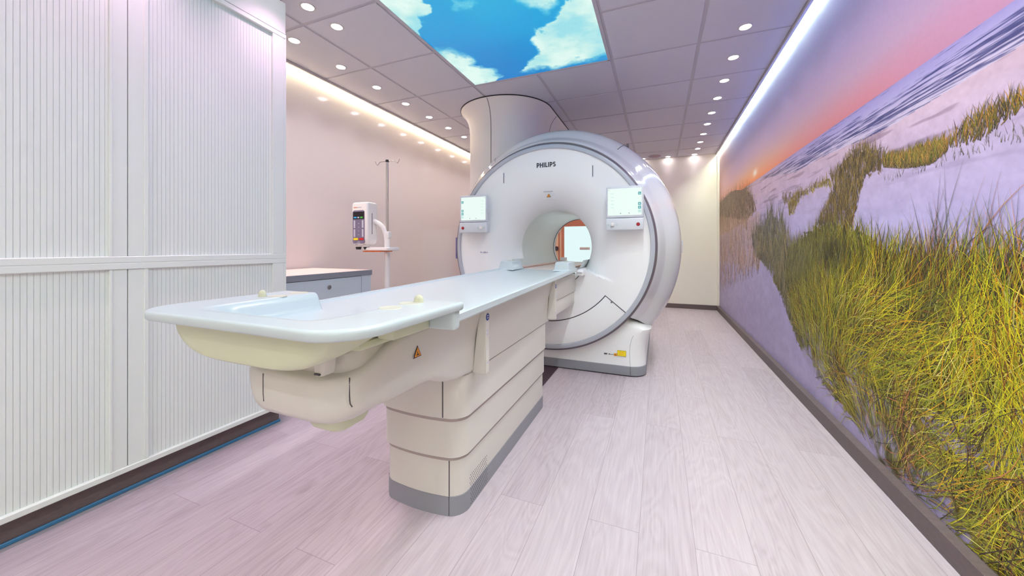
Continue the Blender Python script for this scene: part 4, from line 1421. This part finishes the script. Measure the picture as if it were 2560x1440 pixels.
# ================================================================== CONTRAST INJECTOR ON ITS STAND
def build_injector():
    px, py = -2.297, 2.632
    t = thing('injector_stand', 'white contrast injector with grey keypad on a pole stand with steel hooks', 'injector', (px, py, 0))
    for k in range(5):
        a = math.radians(90 + 72 * k)
        ex, ey = px + .185 * math.cos(a), py + .185 * math.sin(a)
        lg = obj('leg', tube(new(), [(px, py, .115), (px + .09 * math.cos(a), py + .09 * math.sin(a), .105), (ex, ey, .085)], [.030, .026, .018], 10), 'device', t)
        w = obj('caster', disc(new(), (ex - .012, ey, .032), .032, .024, 'x', 20, .004), 'black', lg)
    obj('base_hub', disc(new(), (px, py, .085), .045, .06, bev=.008), 'device', t)
    obj('stand_tube', tube(new(), [(px, py, .10), (px, py, 1.17)], .0245, 20), 'device', t)
    # tray plate with orange rim
    bm = new()
    rings = [[(x, y, z) for x, y in rrect(px - .055, py - .02, .155 - i, .085 - i, .03)] for z, i in ((1.052, .006), (1.056, .001), (1.074, 0), (1.082, .004))]
    loft(bm, rings)
    tr = obj('tray', bm, 'device', t)
    bm = new()
    loft(bm, [[(x, y, z) for x, y in rrect(px - .085, py - .02, .118 - i, .078 - i, .03)] for z, i in ((1.042, .006), (1.053, 0))])
    for k in range(9):
        disc(bm, (px - .185 + .024 * k, py - .096, 1.040), .007, .008, n=10)
    obj('tray_grip', bm, 'orange', tr)
    # arm to the head
    path = []
    for k in range(13):
        u = k / 12
        p0, p1, p2, p3 = Vector((px, py, 1.10)), Vector((px, py, 1.26)), Vector((px - .05, py - .02, 1.30)), Vector((px - .155, py - .055, 1.335))
        path.append(p0 * (1 - u) ** 3 + p1 * 3 * u * (1 - u) ** 2 + p2 * 3 * u * u * (1 - u) + p3 * u ** 3)
    obj('head_arm', tube(new(), path, [.0245 - .004 * k / 12 for k in range(13)], 16), 'device', t)
    # drip pole with hooks
    obj('pole_clamp', bx(px + .000, px + .034, py - .022, py + .022, 1.165, 1.225, .008), 'device', t)
    pole_ = obj('drip_pole', tube(new(), [(px, py, 1.16), (px, py, 1.868)], [.0125, .0115], 14), 'steel', t)
    obj('pole_cap', disc(new(), (px, py, 1.858), .016, .022, bev=.003), 'black', pole_)
    for s in (-1, 1):
        pts = [(px, py, 1.868), (px + s * .085, py, 1.866), (px + s * .105, py, 1.845), (px + s * .115, py, 1.840), (px + s * .125, py, 1.848), (px + s * .140, py, 1.876)]
        obj('drip_hook', tube(new(), pts, .0035, 8), 'steel', pole_)
    # head
    hx0, hx1, hy0, hy1, hz0, hz1 = -2.592, -2.405, 2.50, 2.635, 1.10, 1.488
    bm = new()
    cx, cy = (hx0 + hx1) / 2, (hy0 + hy1) / 2
    rings = []
    for z, i in ((hz0, .030), (hz0 + .006, .018), (hz0 + .022, .006), (hz0 + .06, 0), (hz1 - .02, 0), (hz1 - .006, .004), (hz1, .012)):
        rings.append([(x, y, z) for x, y in rrect(cx, cy, (hx1 - hx0) / 2 - i, (hy1 - hy0) / 2 - i, .022)])
    head = obj('injector_head', loft(bm, rings), 'device', t)
    fy = hy0 - .0015
    bm = new()
    rings = [[(x, y, z) for x, z in rrect(cx - .006, 1.265, .070, .150, .022)] for y in (fy, fy + .01)]
    loft(bm, rings)
    obj('keypad', bm, 'keypad', head)
    obj('readout', bx(cx - .070, cx + .058, fy - .001, fy + .004, 1.335, 1.402, .001, 1), 'screenblk', head)
    for dx, w, mm in ((-.044, .017, 'bluebtn'), (-.008, .011, 'keypale'), (.028, .016, 'greenbtn')):
        obj('mode_key', bx(cx + dx - w, cx + dx + w, fy - .003, fy + .002, 1.343, 1.357, .003, 2), mm, head)
    for s in (-1, 1):
        for z0, z1 in ((1.255, 1.325), (1.175, 1.245)):
            obj('level_strip', bx(cx - .006 + s * .048 - .009, cx - .006 + s * .048 + .009, fy - .0025, fy + .002, z0, z1, .002, 1), 'keypale', head)
    bm = new()
    for k in range(4):
        box(bm, cx - .012, cx + .002, fy - .002, fy + .002, 1.190 + .034 * k, 1.198 + .034 * k, .001, 1)
    obj('arrow_keys', bm, 'pale', head)
    for dx, mm in ((-.037, 'yellow'), (.028, 'red')):
        obj('action_key', bx(cx + dx - .026, cx + dx + .026, fy - .004, fy + .002, 1.146, 1.166, .006, 3), mm, head)
    bm = new()
    ring = [(cx - .004 + .017 * math.cos(2 * math.pi * k / 24), fy - .001, 1.118 + .017 * math.sin(2 * math.pi * k / 24)) for k in range(25)]
    tube(bm, ring, .0016, 6)
    box(bm, cx - .0055, cx - .0025, fy - .002, fy, 1.106, 1.130)
    box(bm, cx - .016, cx + .008, fy - .002, fy, 1.1165, 1.1195)
    obj('maker_mark', bm, 'keypale', head)
    bm = new()
    box(bm, cx - .066, cx - .022, hy0 - .001, hy0 + .002, 1.438, 1.444)
    obj('print_orange', bm, 'orange', head)
    obj('print_grey', bx(cx - .018, cx + .026, hy0 - .001, hy0 + .002, 1.438, 1.443), 'pale', head)
    obj('side_slot', bx(hx1 - .002, hx1 + .0008, 2.555, 2.562, 1.20, 1.39), 'ringdark', head)
    for dx in (-.052, .040):
        kb = obj('knob', tube(new(), [(cx + dx, 2.545, 1.106), (cx + dx, 2.545, 1.085), (cx + dx, 2.545, 1.062)], [.030, .026, .021], 16), 'black', head)
        obj('knob_collar', disc(new(), (cx + dx, 2.545, 1.086), .031, .018, bev=.004), 'device', head)


build_injector()

# ================================================================== END WALL SEEN THROUGH THE BORE
d = struct('door_1', bx(-2.02, -1.86, YB - .03, YB, 0.10, 1.95, .003, 1), 'peach')
for a, b in ((-1.86, -1.845), (-1.80, -1.745), (-.93, -.86)):
    struct('door_frame', bx(a, b, YB - .06, YB, .08, 1.62, .004, 1), 'frame', d)
struct('door_frame', bx(-1.80, -.86, YB - .058, YB, 1.495, 1.62, .004, 1), 'frame', d)
struct('door_edge', bx(-1.845, -1.80, YB - .04, YB, .08, 1.95, .003, 1), 'peach', d)
struct('door_pane', bx(-1.745, -.93, YB - .03, YB - .005, .09, 1.495), 'pane', d)
struct('door_handle', bx(-1.435, -1.24, YB - .05, YB - .03, 1.035, 1.085, .004, 1), 'worktop', d)
struct('handle_marks', bx(-1.33, -1.275, YB - .0515, YB - .049, 1.05, 1.07), 'grip', d)
struct('door_knob', disc(new(), (-1.905, YB - .055, 1.06), .045, .026, 'y', 24, .006), 'duct', d)
